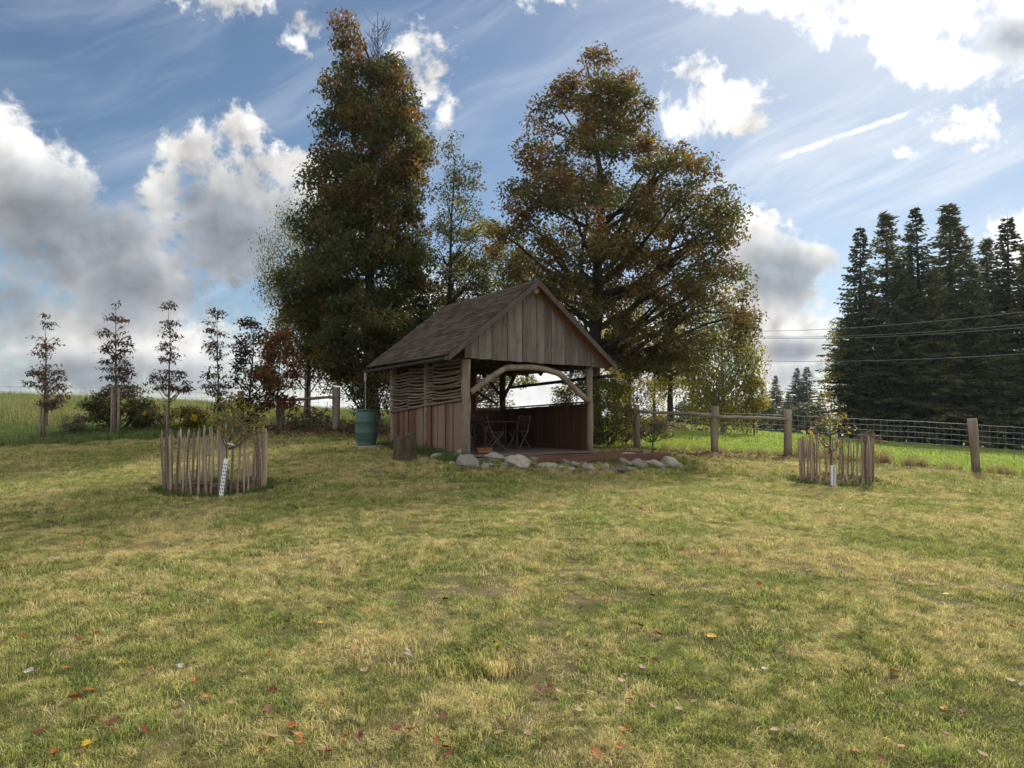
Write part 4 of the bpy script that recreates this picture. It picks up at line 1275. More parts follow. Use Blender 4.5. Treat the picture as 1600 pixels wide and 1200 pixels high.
    P[:, 2] -= twig_drop * g.uniform(0, 1.8, n) * cr[idx] + 0.12 * np.hypot(dv[:, 0], dv[:, 1]) * cr[idx]
    zf = ((C[:, 2] - pz[0]) / max(pz[-1] - pz[0], 0.1))[idx]
    cols = palette(n, pal, seed + 5, idx, lean=tilt * (zf - 0.5))
    me = leaf_mesh('crown', P, leaf, cols, seed + 9, droop, aspect)
    link('crown', me, M[mat], root)
    return root

def prof_px(rows, tx, Y):
    """crown outline read from the photograph: rows of (row, left column, right column), trunk column tx, distance Y"""
    out = []
    bx = at(tx, 650, Y).x
    for py, l, r in rows:
        a, b = at(l, py, Y), at(r, py, Y)
        out.append((a.z, a.x - bx, b.x - bx))
    return out

RUST, OCHRE, BROWN = (0.17, 0.088, 0.04), (0.23, 0.145, 0.045), (0.125, 0.08, 0.038)
OLIVE, GREEN, DKGREEN = (0.125, 0.115, 0.036), (0.08, 0.098, 0.032), (0.052, 0.07, 0.027)
YGREEN, YELLOW = (0.19, 0.20, 0.035), (0.42, 0.31, 0.04)
PURPLE, GREYGR = (0.085, 0.05, 0.045), (0.085, 0.095, 0.05)

# the great maple right of the pavilion
Y = 24.5
tree('maple_tree', 'broad rust brown maple with dark trunk rising behind the right of the pavilion', at(926, 650, Y)[:2],
     prof_px([(82, 888, 906), (112, 852, 1000), (160, 840, 1028), (205, 832, 1030), (232, 812, 1036), (262, 800, 1100), (300, 792, 1128), (330, 772, 1165), (375, 752, 1150), (420, 765, 1150), (470, 795, 1180), (520, 860, 1188), (556, 950, 1150), (580, 985, 1090)], 926, Y),
     [(2.6, GREEN), (3.8, OLIVE), (2.6, (0.165, 0.125, 0.042)), (2.6, BROWN), (1.2, OCHRE), (1.5, RUST)], tilt=0.2, trunk_r=0.33, n_limb=50, n_clump=560, per=165, clump_r=(0.38, 0.72), flat_c=0.6, leaf=0.122, seed=21, rise=0.62, inner=0.15, depth=0.95, limb_from=3.4)
# the tall dense one on the left
Y = 25.5
tree('dense_maple_tree', 'tall dense tree with olive and rust leaves behind the left of the pavilion', at(580, 650, Y)[:2],
     prof_px([(12, 536, 546), (60, 532, 560), (85, 520, 625), (120, 498, 640), (165, 500, 652), (205, 492, 676), (260, 480, 682), (320, 468, 662), (380, 446, 672), (440, 436, 680), (500, 446, 672), (550, 470, 650), (590, 500, 630)], 580, Y),
     [(3.2, DKGREEN), (3, GREEN), (3, OLIVE), (0.9, OCHRE), (1.8, RUST)], tilt=0.32, trunk_r=0.3, n_limb=34, n_clump=540, per=190, clump_r=(0.40, 0.70), flat_c=0.8, leaf=0.13, seed=33, rise=0.9, inner=0.2, depth=0.9, droop=0.6, limb_from=2.2,
     bare=[(at(590, 90, Y).x - at(580, 650, Y).x, at(590, 100, Y).z, at(590, 20, Y).x - at(580, 650, Y).x, at(590, 18, Y).z, 40)])
# drooping birch showing to its left
Y = 29.0
tree('weeping_birch_tree', 'grey green birch with drooping twigs showing left of the tall dense tree', at(480, 650, Y)[:2],
     prof_px([(290, 470, 500), (320, 440, 530), (350, 425, 540), (390, 404, 540), (430, 400, 540), (460, 418, 530), (500, 440, 560), (560, 450, 560)], 480, Y),
     [(3, GREYGR), (2, OLIVE), (1, GREEN)], trunk_r=0.16, n_limb=26, n_clump=170, per=100, clump_r=(0.4, 0.7), flat_c=1.3, leaf=0.085, seed=35, rise=1.1, twig_drop=0.6, droop=1.0, aspect=0.5, bark='bark_pale')
# thin tree between the two
Y = 27.5
tree('slender_ash_tree', 'slim loosely leaved tree between the two big trees', at(694, 650, Y)[:2],
     prof_px([(198, 694, 708), (225, 688, 730), (255, 686, 748), (300, 668, 765), (350, 662, 770), (400, 668, 775), (450, 672, 775), (500, 680, 760)], 694, Y),
     [(3, GREYGR), (2, GREEN), (2, PURPLE), (1.4, YGREEN)], trunk_r=0.13, n_limb=30, n_clump=135, per=50, clump_r=(0.3, 0.6), flat_c=0.6, leaf=0.115, seed=37, rise=1.1, bark='bark', inner=0.2)
tree('yellowing_hazel_tree', 'yellow green hazel behind the roof ridge between the big trees', at(735, 650, 30)[:2],
     prof_px([(340, 735, 775), (370, 715, 810), (410, 685, 855), (460, 672, 870), (520, 680, 860), (600, 700, 830)], 735, 30),
     [(3, YGREEN), (3, OLIVE), (2, OCHRE), (1, GREEN)], trunk_r=0.1, n_limb=30, n_clump=230, per=90, clump_r=(0.4, 0.65), leaf=0.13, seed=39, rise=1.2)
tree('hazel_bush', 'dark olive hazel bush growing between rain barrel and left fence post', at(585, 650, 23.8)[:2],
     prof_px([(470, 540, 640), (520, 500, 650), (570, 490, 640), (610, 540, 640), (650, 560, 630)], 585, 23.8),
     [(3, DKGREEN), (3, OLIVE), (1.4, OCHRE)], cat='bush', trunk_r=0.07, n_limb=22, n_clump=130, per=90, clump_r=(0.35, 0.6), leaf=0.11, seed=41, rise=1.3, limb_from=1.1)
tree('olive_bush', 'olive yellow bush overhanging the rail of the left fence', at(480, 650, 25.5)[:2],
     prof_px([(470, 450, 520), (510, 440, 560), (545, 440, 560), (575, 470, 545), (600, 500, 540)], 500, 25.5),
     [(3, OLIVE), (2, YGREEN), (1.2, GREEN)], cat='bush', trunk_r=0.06, n_limb=18, n_clump=80, per=80, clump_r=(0.35, 0.55), leaf=0.10, seed=43, rise=1.3, twig_drop=0.5)
# small dark leaved tree and its red neighbour
tree('young_cherry_tree', 'small dark green leaved tree left of the red leaved one', at(388, 650, 22.5)[:2],
     prof_px([(494, 385, 400), (515, 366, 430), (550, 362, 440), (590, 362, 440), (630, 372, 440), (655, 380, 420)], 388, 22.5),
     [(3, DKGREEN), (2, PURPLE), (1.5, OLIVE), (0.7, RUST)], trunk_r=0.05, n_limb=20, n_clump=95, per=42, clump_r=(0.22, 0.4), leaf=0.11, seed=45, rise=1.0)
tree('red_leaved_tree', 'small tree with rust red leaves beside the left fence post', at(433, 690, 21.5)[:2],
     prof_px([(510, 430, 450), (535, 412, 470), (570, 404, 478), (605, 404, 472), (635, 410, 462)], 433, 21.5),
     [(4, (0.22, 0.065, 0.025)), (2, RUST), (1.2, OLIVE), (0.8, OCHRE)], trunk_r=0.045, n_limb=18, n_clump=70, per=42, clump_r=(0.22, 0.38), leaf=0.10, seed=47, rise=1.0)
# rowan saplings along the left fence
def sapling(px, foot, rows, Y, label, seed, pal, n=46, per=16):
    return tree('rowan_sapling', label, at(px, foot, Y)[:2], prof_px(rows, px, Y), pal, cat='sapling', group='rowan saplings along the left fence', trunk_r=0.045,
                n_limb=n, n_clump=n, per=per, clump_r=(0.16, 0.30), flat_c=0.35, leaf=0.115, seed=seed, rise=0.9, inner=0.35, droop=0.5, aspect=0.40, bark='bark_young', limb_from=1.4, limb_r=(0.006, 0.010))
RW = [(3, (0.095, 0.065, 0.05)), (2, (0.075, 0.075, 0.052)), (1, (0.15, 0.075, 0.052))]
sapling(68, 690, [(490, 66, 72), (515, 56, 84), (545, 50, 90), (575, 48, 94), (600, 40, 98), (618, 38, 102), (640, 54, 84)], 21.6, 'slender rowan sapling furthest to the left by the wire fence', 51, RW, 76, 22)
sapling(178, 685, [(470, 176, 184), (495, 165, 194), (520, 155, 203), (550, 158, 202), (575, 152, 204), (595, 164, 204), (615, 172, 200)], 21.9, 'tall rowan sapling in front of the dark rounded shrub', 52, RW, 68, 22)
sapling(263, 676, [(470, 256, 268), (495, 248, 274), (525, 250, 278), (550, 250, 282), (570, 250, 276), (592, 228, 300), (612, 226, 298)], 22.0, 'rowan sapling with two low side sprays near the paling guard', 53, RW, 58, 22)
sapling(340, 672, [(478, 330, 346), (505, 324, 348), (535, 322, 352), (560, 318, 352), (590, 318, 358), (615, 322, 362), (640, 328, 356)], 22.0, 'rowan sapling just behind the left paling guard', 54, RW, 62, 22)
# rounded shrubs by the left fence
tree('dogwood_shrub', 'dark rounded shrub behind the second rowan sapling', at(185, 675, 23.6)[:2],
     prof_px([(600, 165, 215), (615, 145, 232), (640, 135, 240), (665, 150, 235)], 185, 23.6),
     [(3, DKGREEN), (2, OLIVE), (1, RUST)], cat='shrub', trunk_r=0.04, n_limb=26, n_clump=80, per=70, clump_r=(0.22, 0.36), leaf=0.09, seed=56, rise=1.4, limb_from=0.9)
tree('yellowing_shrub', 'low green and yellow shrub right of the dark rounded shrub', at(265, 672, 23.8)[:2],
     prof_px([(632, 240, 300), (645, 222, 330), (660, 215, 335), (674, 225, 330)], 268, 23.8),
     [(3, OLIVE), (2, GREEN), (1.4, YELLOW)], cat='shrub', trunk_r=0.03, n_limb=24, n_clump=85, per=60, clump_r=(0.2, 0.34), leaf=0.09, seed=57, rise=1.2, limb_from=0.9)
tree('faded_shrub', 'low greyish seed headed shrub between the two leftmost saplings', at(120, 678, 23.4)[:2],
     prof_px([(648, 105, 140), (660, 90, 150), (676, 90, 150)], 120, 23.4),
     [(3, (0.13, 0.11, 0.075)), (2, GREYGR), (1, (0.22, 0.19, 0.15))], cat='shrub', trunk_r=0.02, n_limb=20, n_clump=40, per=50, clump_r=(0.18, 0.3), leaf=0.06, seed=58, rise=1.2, limb_from=0.9)
# undergrowth under the maple
for i, (px, py, Y_, t, w, lab, pal) in enumerate([
    (950, 700, 22.2, 590, 40, 'green yellow undergrowth bush just right of the pavilion front post', [(3, OLIVE), (2, YGREEN), (2, GREEN)]),
    (978, 700, 24.6, 600, 36, 'loose bush with lit yellow leaves under the maple', [(3, (0.27, 0.25, 0.04)), (2, OLIVE), (1.5, YELLOW)]),
    (1020, 694, 24.2, 655, 34, 'low bramble patch right of the first fence post', [(3, GREEN), (2, RUST), (2, OLIVE)]),
]):
    tree('undergrowth_bush', lab, at(px, py, Y_)[:2], prof_px([(t, px - w * .4, px + w * .4), (t + 25, px - w * .8, px + w * .8), (t + 60, px - w, px + w), (min(t + 95, 690), px - w * .8, px + w * .9)] if t < 640 else [(t, px - w, px + w), (t + 25, px - w * 1.1, px + w * 1.2)], px, Y_),
         pal, cat='bush', trunk_r=0.03, n_limb=22, n_clump=70 if t < 640 else 36, per=44, clump_r=(0.25, 0.42), leaf=0.09, seed=60 + i, rise=1.2, limb_from=0.6)
tree('undergrowth_bush', 'yellow green bush seen through the open right side of the pavilion', at(895, 690, 24.2)[:2], prof_px([(575, 880, 925), (600, 868, 950), (635, 860, 960), (680, 870, 950)], 895, 24.2),
     [(3, OLIVE), (2, YGREEN), (2, GREEN), (1, OCHRE)], cat='bush', trunk_r=0.03, n_limb=24, n_clump=110, per=60, clump_r=(0.25, 0.42), leaf=0.09, seed=66, rise=1.2, limb_from=0.8)
tree('undergrowth_bush', 'leafy bush seen through the woven back corner of the pavilion', at(770, 690, 25.5)[:2], prof_px([(560, 740, 790), (590, 725, 800), (625, 720, 805), (670, 730, 800)], 770, 25.5),
     [(3, OLIVE), (2, GREEN), (1, OCHRE)], cat='bush', trunk_r=0.03, n_limb=24, n_clump=90, per=50, clump_r=(0.25, 0.42), leaf=0.09, seed=67, rise=1.2, limb_from=0.8)
# trees on the far side of the pasture, seen under the maple
tree('birch_tree', 'leafy birch with yellow lit right side beyond the fence', at(1130, 655, 42)[:2],
     prof_px([(455, 1100, 1150), (500, 1080, 1178), (540, 1062, 1186), (580, 1058, 1192), (620, 1066, 1186), (652, 1080, 1176)], 1130, 42),
     [(2, GREEN), (2.4, OLIVE), (2.8, (0.24, 0.24, 0.045)), (0.8, YELLOW)], trunk_r=0.16, n_limb=36, n_clump=280, per=70, clump_r=(0.55, 0.95), flat_c=1.1, leaf=0.15, seed=71, rise=1.1, twig_drop=0.6, droop=1.0, aspect=0.55, bark='bark_pale')
for i, (px, Y_, l, r, t, lab, tr_) in enumerate([
    (983, 46, 950, 1015, 470, 'thin yellow green tree nearest the maple trunk beyond the fence', 0.24),
    (1047, 48, 1015, 1085, 470, 'dark stemmed tree in the middle of the row beyond the fence', 0.26),
    (1022, 56, 1000, 1050, 520, 'slight background tree between two dark stems beyond the fence', 0.14),
    (962, 52, 930, 985, 500, 'background tree partly hidden by the maple trunk', 0.2),
]):
    tree('field_edge_tree', lab, at(px, 652, Y_)[:2], prof_px([(t, px - 15, px + 15), (t + 40, l, r), (t + 90, l, r), (t + 125, l + 10, r - 8), (t + 150, px - 18, px + 16)], px, Y_),
         [(3, (0.27, 0.25, 0.04)), (2, OLIVE), (2, YELLOW), (1, GREEN)], group='trees at the far edge of the pasture', trunk_r=tr_, n_limb=24, n_clump=100, per=60, clump_r=(0.6, 1.0), leaf=0.17, seed=75 + i, rise=0.9)

G3 = 'dark hedge of bushes at the far edge of the pasture'
for i, (px, t, w, Y_, lab) in enumerate([(1075, 628, 26, 60, 'dark far bush behind the second fence post'), (1110, 634, 24, 62, 'dark far bush just right of the second fence post'), (1150, 632, 26, 63, 'dark far bush below the birch crown'), (1190, 628, 24, 64, 'dark far bush at the right foot of the birch'), (1225, 634, 24, 66, 'dark far bush behind the third fence post'), (1262, 630, 24, 66, 'dark far bush below the tallest far spruce')]):
    tree('hedge_bush', lab, at(px, 660, Y_)[:2], prof_px([(t, px - w * .5, px + w * .5), (t + 10, px - w * .9, px + w * .9), (t + 22, px - w, px + w), (t + 34, px - w, px + w)], px, Y_),
         [(3, DKGREEN), (2, GREEN), (1, OLIVE)], cat='bush', group=G3, trunk_r=0.06, n_limb=16, n_clump=46, per=46, clump_r=(0.5, 0.8), leaf=0.2, seed=240 + i, rise=1.2, limb_from=0.4)
tree('lit_yellow_bush', 'bright yellow lit bush at the right foot of the birch', at(1178, 655, 41)[:2], prof_px([(585, 1165, 1190), (610, 1155, 1196), (640, 1152, 1194), (655, 1160, 1190)], 1176, 41),
     [(3, YELLOW), (3, (0.30, 0.28, 0.045)), (1, OLIVE)], cat='bush', trunk_r=0.05, n_limb=18, n_clump=60, per=46, clump_r=(0.35, 0.6), leaf=0.14, seed=250, rise=1.2)

# ------------------------------------------------------------------ conifers
def conifer_mesh(h, r, seed, kind='spruce', skirt=0.12):
    g = np.random.default_rng(seed)
    mb = MB(); mb.tube([(0, 0, 0), (g.normal(0, .05), g.normal(0, .05), h * 0.5), (0, 0, h)], [0.012 * h, 0.006 * h, 0.006], 8, 0.03)
    B = []; Dv = []; U = []; S = []
    z = h * skirt; step = 0.42 if kind == 'spruce' else 0.36
    while z < h * 0.985:
        t = 1 - (z - h * skirt) / (h * (1 - skirt))
        shape = min(t, 1.0) ** 0.86 * 1.06 if kind == 'spruce' else (t ** 0.72) * 1.06 * (0.8 + 0.2 * math.sin(z * 2.1))
        nb = int(5 + 3 * t) if kind == 'spruce' else int(5 + 2 * t)
        for k in range(nb):
            a = g.uniform(0, 2 * np.pi)
            L = max(0.10, r * shape * g.uniform(0.6, 1.15) * (1.0 if z / h > 0.3 else g.uniform(0.5, 1.0)))
            lift = 0.25 + 0.5 * (1 - t)            # young branches point up, old ones hang
            droop = (0.55 if kind == 'spruce' else 0.3) * t
            zz = z + g.uniform(-0.2, 0.2)
            p0 = np.array([0, 0, zz]); dr = np.array([np.cos(a), np.sin(a), 0])
            n = max(3, int(L / 0.16))
            pts = []
            for q in range(n + 1):
                s = q / n
                pts.append(p0 + dr * L * s + np.array([0, 0, L * (lift * s * 0.5 - droop * s * s * 1.1 + (0.18 * s ** 4 if kind == 'spruce' else 0))]))
            pts = np.array(pts)
            if L > 0.5: mb.tube([Vector(pts[0]), Vector(pts[n // 2]), Vector(pts[n])], [0.008 + 0.012 * L, 0.008 + 0.006 * L, 0.004], 4, 0, cap=False)
            side = np.array([-dr[1], dr[0], 0])
            for q in range(1, n + 1):
                s = q / n
                wl = (0.16 + 0.30 * L * (1 - s) ** 0.7 * 0.6) if kind == 'spruce' else 0.22
                for sg in (-1, 1):
                    for rep in range(3):
                        B.append(pts[q] + g.normal(0, 0.03, 3))
                        if kind == 'spruce':
                            d = dr * g.uniform(0.3, 0.8) + side * sg * g.uniform(0.5, 1.0) + np.array([0, 0, -g.uniform(0.25, 0.9) - 0.25 * t])
                        else:
                            d = dr * g.uniform(-0.2, 0.7) + side * sg * g.uniform(0.3, 1.0) + np.array([0, 0, g.uniform(-1.0, 0.5)])
                        Dv.append(d / np.linalg.norm(d)); S.append(wl * g.uniform(0.7, 1.5))
        z += step * g.uniform(0.75, 1.25) * (0.6 + 0.5 * t)
    B = np.array(B); Dv = np.array(Dv); S = np.array(S); n = len(B)
    up = g.normal(0, 1, (n, 3)); s = np.cross(Dv, up); s /= np.linalg.norm(s, axis=1, keepdims=True)
    w = (0.055 if kind == 'spruce' else 0.045) * g.uniform(0.7, 1.4, n)
    v = np.empty((n, 4, 3))
    v[:, 0] = B; v[:, 1] = B + Dv * (S * 0.5)[:, None] + s * w[:, None]; v[:, 2] = B + Dv * S[:, None]; v[:, 3] = B + Dv * (S * 0.5)[:, None] - s * w[:, None]
    pal = [(3, (0.062, 0.088, 0.044)), (2, (0.085, 0.112, 0.052)), (1, (0.125, 0.14, 0.06))] if kind == 'spruce' else [(3, (0.12, 0.14, 0.06)), (2, (0.155, 0.165, 0.068)), (1, (0.21, 0.185, 0.075))]
    cols = palette(n, pal, seed + 3)
    crown = np_mesh('crown', v.reshape(-1, 3), np.arange(n * 4).reshape(n, 4), np.repeat(cols, 4, 0))
    return mb.mesh('trunk', True), crown

protos = {}
for key, (h, r, sd, kd, sk) in {'s1': (19, 2.9, 101, 'spruce', 0.08), 's2': (19, 2.5, 102, 'spruce', 0.12), 's3': (19, 3.3, 103, 'spruce', 0.06), 'l1': (19, 2.8, 104, 'larch', 0.14), 'l2': (19, 2.4, 105, 'larch', 0.1)}.items():
    protos[key] = conifer_mesh(h, r, sd, kd, sk)
def conifer(px, toppy, Y, key, label, group, wide=1.0, name='spruce_tree'):
    p = at(px, 650, Y); z0 = h1(p.x, Y) - 0.1; zt = at(px, toppy, Y).z
    sc = (zt - z0) / 19.0
    root = empty(name, (p.x, Y, z0), rnd.uniform(0, 6.28), label, 'tree', group)
    tm, cm = protos[key]
    a = link('trunk', tm, M['bark'], root); b = link('crown', cm, M['needle'], root)
    root.scale = (sc * wide * 1.75, sc * wide * 1.75, sc)
    return root
G1 = 'tall conifers of the grove at the right'
for px, py, Y_, key, wide, nm, lab in [
    (1350, 352, 58, 's2', 0.95, 'spruce_tree', 'narrow spruce at the left edge of the conifer grove'),
    (1391, 330, 61, 'l1', 1.0, 'larch_tree', 'feathery larch second from the left in the conifer grove'),
    (1438, 322, 57, 's1', 0.95, 'spruce_tree', 'dark spruce with drooping arms third from the left in the grove'),
    (1492, 318, 59, 'l2', 1.25, 'larch_tree', 'tallest feathery larch in the middle of the conifer grove'),
    (1548, 372, 62, 'l1', 0.95, 'larch_tree', 'lower larch right of the tallest larch in the grove'),
    (1583, 336, 58, 's2', 1.05, 'spruce_tree', 'pointed spruce at the right edge of the photo'),
    (1408, 400, 55, 's3', 0.9, 'spruce_tree', 'bushy spruce in front of the feathery larch at the grove left'),
    (1462, 420, 55, 'l1', 1.05, 'larch_tree', 'lower larch standing at the front of the grove middle'),
    (1525, 410, 55, 's3', 0.9, 'spruce_tree', 'bushy front row spruce right of the grove middle'),
    (1330, 470, 56, 's3', 0.8, 'spruce_tree', 'short bushy spruce at the lower left of the grove'),
    (1612, 380, 56, 'l2', 1.1, 'larch_tree', 'larch cut off by the right edge of the photo'),
    (1370, 440, 66, 's1', 1.0, 'spruce_tree', 'shaded spruce in the back row behind the narrow left spruce'),
    (1422, 390, 68, 's3', 0.9, 'spruce_tree', 'shaded spruce in the back row left of the grove middle'),
    (1475, 400, 67, 's1', 1.0, 'spruce_tree', 'shaded spruce in the back row behind the tallest larch'),
    (1515, 380, 68, 's2', 1.1, 'spruce_tree', 'shaded spruce in the back row right of the tallest larch'),
    (1560, 430, 66, 's3', 1.0, 'spruce_tree', 'shaded spruce in the back row near the right edge'),
    (1640, 350, 60, 's1', 1.0, 'spruce_tree', 'spruce whose arms reach in at the right edge of the photo'),
]:
    conifer(px, py, Y_, key, lab, G1, wide, nm)
tree('sunlit_edge_tree', 'pale yellow lit broadleaf tree at the left foot of the conifer grove', at(1312, 690, 57)[:2],
     prof_px([(500, 1302, 1320), (540, 1295, 1335), (590, 1288, 1340), (630, 1292, 1345), (660, 1300, 1350)], 1312, 57),
     [(3, YGREEN), (2, OLIVE), (1, YELLOW)], trunk_r=0.14, n_limb=24, n_clump=120, per=50, clump_r=(0.5, 0.9), leaf=0.18, seed=81, rise=1.0)
for i, (px, t, lab) in enumerate([(1385, 610, 'lit undergrowth bush under the left of the conifer grove'), (1455, 625, 'olive undergrowth bush under the middle of the conifer grove'), (1560, 600, 'tan green bush under the right of the conifer grove')]):
    tree('grove_bush', lab, at(px, 695, 58.5)[:2], prof_px([(t, px - 12, px + 12), (t + 30, px - 30, px + 30), (t + 60, px - 34, px + 34), (t + 75, px - 28, px + 28)], px, 58.5),
         [(3, OLIVE), (2, GREEN), (1.5, YGREEN)], cat='bush', trunk_r=0.06, n_limb=20, n_clump=60, per=50, clump_r=(0.5, 0.8), leaf=0.17, seed=84 + i, rise=1.2)
G2 = 'far spruces between birch and grove'
for px, py, Y_, key, wide, lab in [(1192, 600, 125, 's3', 1.2, 'far dark spruce right next to the birch'), (1213, 586, 130, 's1', 1.2, 'far spruce with a thin tip, second from the birch'), (1232, 612, 120, 's3', 1.3, 'short far spruce in the dip of the distant row'),
                             (1247, 574, 132, 's1', 1.25, 'tallest of the far spruces between birch and grove'), (1262, 572, 135, 's2', 1.4, 'far spruce twin just right of the tallest'), (1283, 612, 125, 's3', 1.2, 'short far spruce nearest the conifer grove'),
                             (1085, 585, 66, 's3', 1.0, 'dark spruce hidden behind the birch and fence'), (1108, 600, 70, 's1', 1.0, 'second dark spruce hidden behind the birch')]:
    conifer(px, py, Y_, key, lab, G2, wide)

# ------------------------------------------------------------------ fences
def fence_post(parent, x, y, h, r, lean=(0, 0), sink=0.1):
    z = h1(x, y)
    mb = MB(); n = 9; pts = []; rr = []
    for k in range(5):
        t = k / 4
        pts.append((lean[0] * t, lean[1] * t, -sink + (h + sink) * t)); rr.append(r * rnd.uniform(0.92, 1.06))
    mb.tube(pts, rr, n, 0.07)
    return mb.build('post', M['post'], parent, smooth=True, loc=(x - parent.location.x, y - parent.location.y, z - parent.location.z))

def wire_net(parent, pts, h, cell, r, lift=0.06):
    """woven wire: level strands and upright stays following the ground"""
    mb = MB()
    P = []
    for (x0, y0), (x1, y1) in zip(pts[:-1], pts[1:]):
        L = math.hypot(x1 - x0, y1 - y0); k = max(1, int(L / cell))
        for q in range(k): P.append((x0 + (x1 - x0) * q / k, y0 + (y1 - y0) * q / k))
    P.append(pts[-1])
    Z = H(np.array([p[0] for p in P]), np.array([p[1] for p in P]))
    o = parent.location
    rows = [lift + h * q / 8 for q in range(9)]
    for q in rows:
        mb.tube([(p[0] - o.x, p[1] - o.y, z + q - o.z) for p, z in zip(P, Z)], r * (1.5 if q == rows[-1] else 1.0), 3, 0, cap=False)
    for p, z in zip(P, Z):
        mb.tube([(p[0] - o.x, p[1] - o.y, z + rows[0] - o.z), (p[0] - o.x, p[1] - o.y, z + rows[-1] - o.z)], r, 3, 0, cap=False)
    w = mb.build('wire_netting', M['wire'], parent); w['kind'] = 'stuff'
    return w

fr = empty('right_fence', (6.4, 22.5, h1(6.4, 22.5)), 0, 'post and rail fence with wire netting along the pasture', 'fence')
fr.name = 'pasture_fence'
RP = [(4.04, 23.0, 1.50, 0.105), (6.4, 22.5, 1.50, 0.12), (8.53, 22.0, 1.46, 0.125), (12.45, 19.1, 1.44, 0.115), (16.6, 16.2, 1.4, 0.11)]
for i, (x, y, hh, r) in enumerate(RP): fence_post(fr, x, y, hh, r, lean=((-0.09, 0.0) if i == 3 else (rnd.uniform(-.02, .02), 0)))
def rail(parent, a, b, r):
    o = Vector(parent.location); A, B = Vector(a) - o, Vector(b) - o
    pts = [A.lerp(B, k / 6) + Vector((0, 0, rnd.uniform(-.02, .02))) for k in range(7)]
    return MB().tube(pts, [r * rnd.uniform(0.88, 1.1) for _ in pts], 7, 0.08).build('rail', M['rail'], parent, smooth=True)
def on(x, y, z): return (x, y, h1(x, y) + z)
rail(fr, on(4.04, 22.92, 1.27), on(6.4, 22.42, 1.21), 0.055)
rail(fr, on(6.4, 22.40, 1.16), on(8.53, 21.9, 1.18), 0.05)
wire_net(fr, [(2.6, 23.3), (4.04, 23.06), (6.4, 22.56), (8.53, 22.06), (12.45, 19.16), (16.6, 16.26), (20.5, 13.6)], 1.22, 0.17, 0.003)

fl = empty('meadow_fence', (-5.7, 23.0, h1(-5.7, 23.0)), 0, 'old post and wire fence with one rail along the meadow at the left', 'fence')
for i, (x, y, hh, r) in enumerate([(-5.7, 23.0, 1.45, 0.13), (-7.6, 23.3, 1.12, 0.14), (-9.55, 25.0, 1.35, 0.12), (-13.9, 24.9, 1.5, 0.1), (-16.7, 25.5, 1.4, 0.08), (-24.0, 26.6, 1.5, 0.09)]):
    fence_post(fl, x, y, hh, r)
rail(fl, on(-7.6, 23.22, 1.04), on(-5.7, 22.9, 1.14), 0.05)
wire_net(fl, [(-3.6, 23.2), (-5.7, 23.1), (-7.6, 23.4), (-9.6, 25.0), (-15.2, 25.6), (-21.5, 26.6), (-31, 28)], 1.42, 0.2, 0.0036)
# stakes of the saplings
for px, Yv, hh, dx, lab in [(68, 21.6, 1.35, -0.12, 'wooden stake beside the leftmost rowan sapling'), (178, 21.9, 1.62, -0.10, 'pale stake left of the second rowan sapling'), (178, 21.9, 1.55, 0.10, 'brown stake right of the second rowan sapling'), (263, 22.0, 0.85, -0.06, 'short dark stake at the foot of the rowan with side sprays')]:
    p = at(px, 685, Yv); x = p.x + dx; z = h1(x, Yv)
    o = MB().tube([(0, 0, -0.1), (0.01, 0, hh * 0.5), (0.0, 0, hh)], [0.042, 0.04, 0.037], 8, 0.05).build('sapling_stake', M['rail'], None, smooth=True, loc=(x, Yv + 0.02, z))
    tag(o, lab, 'stake', 'stakes of the rowan saplings')

# ------------------------------------------------------------------ paling guards round two young trees
def paling_mesh(seed):
    g = random.Random(seed)
    w, d, h = g.uniform(0.020, 0.036), g.uniform(0.014, 0.024), g.uniform(0.98, 1.10)
    bx, tw = g.uniform(-0.02, 0.02), g.uniform(0.7, 1.0)
    v = []
    for t in (0, 0.33, 0.66, 0.93):
        k = w * (1 + (tw - 1) * t) * g.uniform(0.9, 1.1); c = bx * math.sin(math.pi * t); 
        for sx, sy in ((-1, -1), (1, -1), (1, 1), (-1, 1)): v.append((c + sx * k / 2, sy * d / 2, -0.06 + (h + 0.06) * t))
    v.append((g.uniform(-0.012, 0.012), 0, h))
    f = [(3, 2, 1, 0)]
    for j in range(3):
        for q in range(4): f.append((j * 4 + q, j * 4 + (q + 1) % 4, j * 4 + 4 + (q + 1) % 4, j * 4 + 4 + q))
    for q in range(4): f.append((12 + q, 12 + (q + 1) % 4, 16))
    return MB().add(v, f).mesh('paling')
PALES = [paling_mesh(i) for i in range(12)]
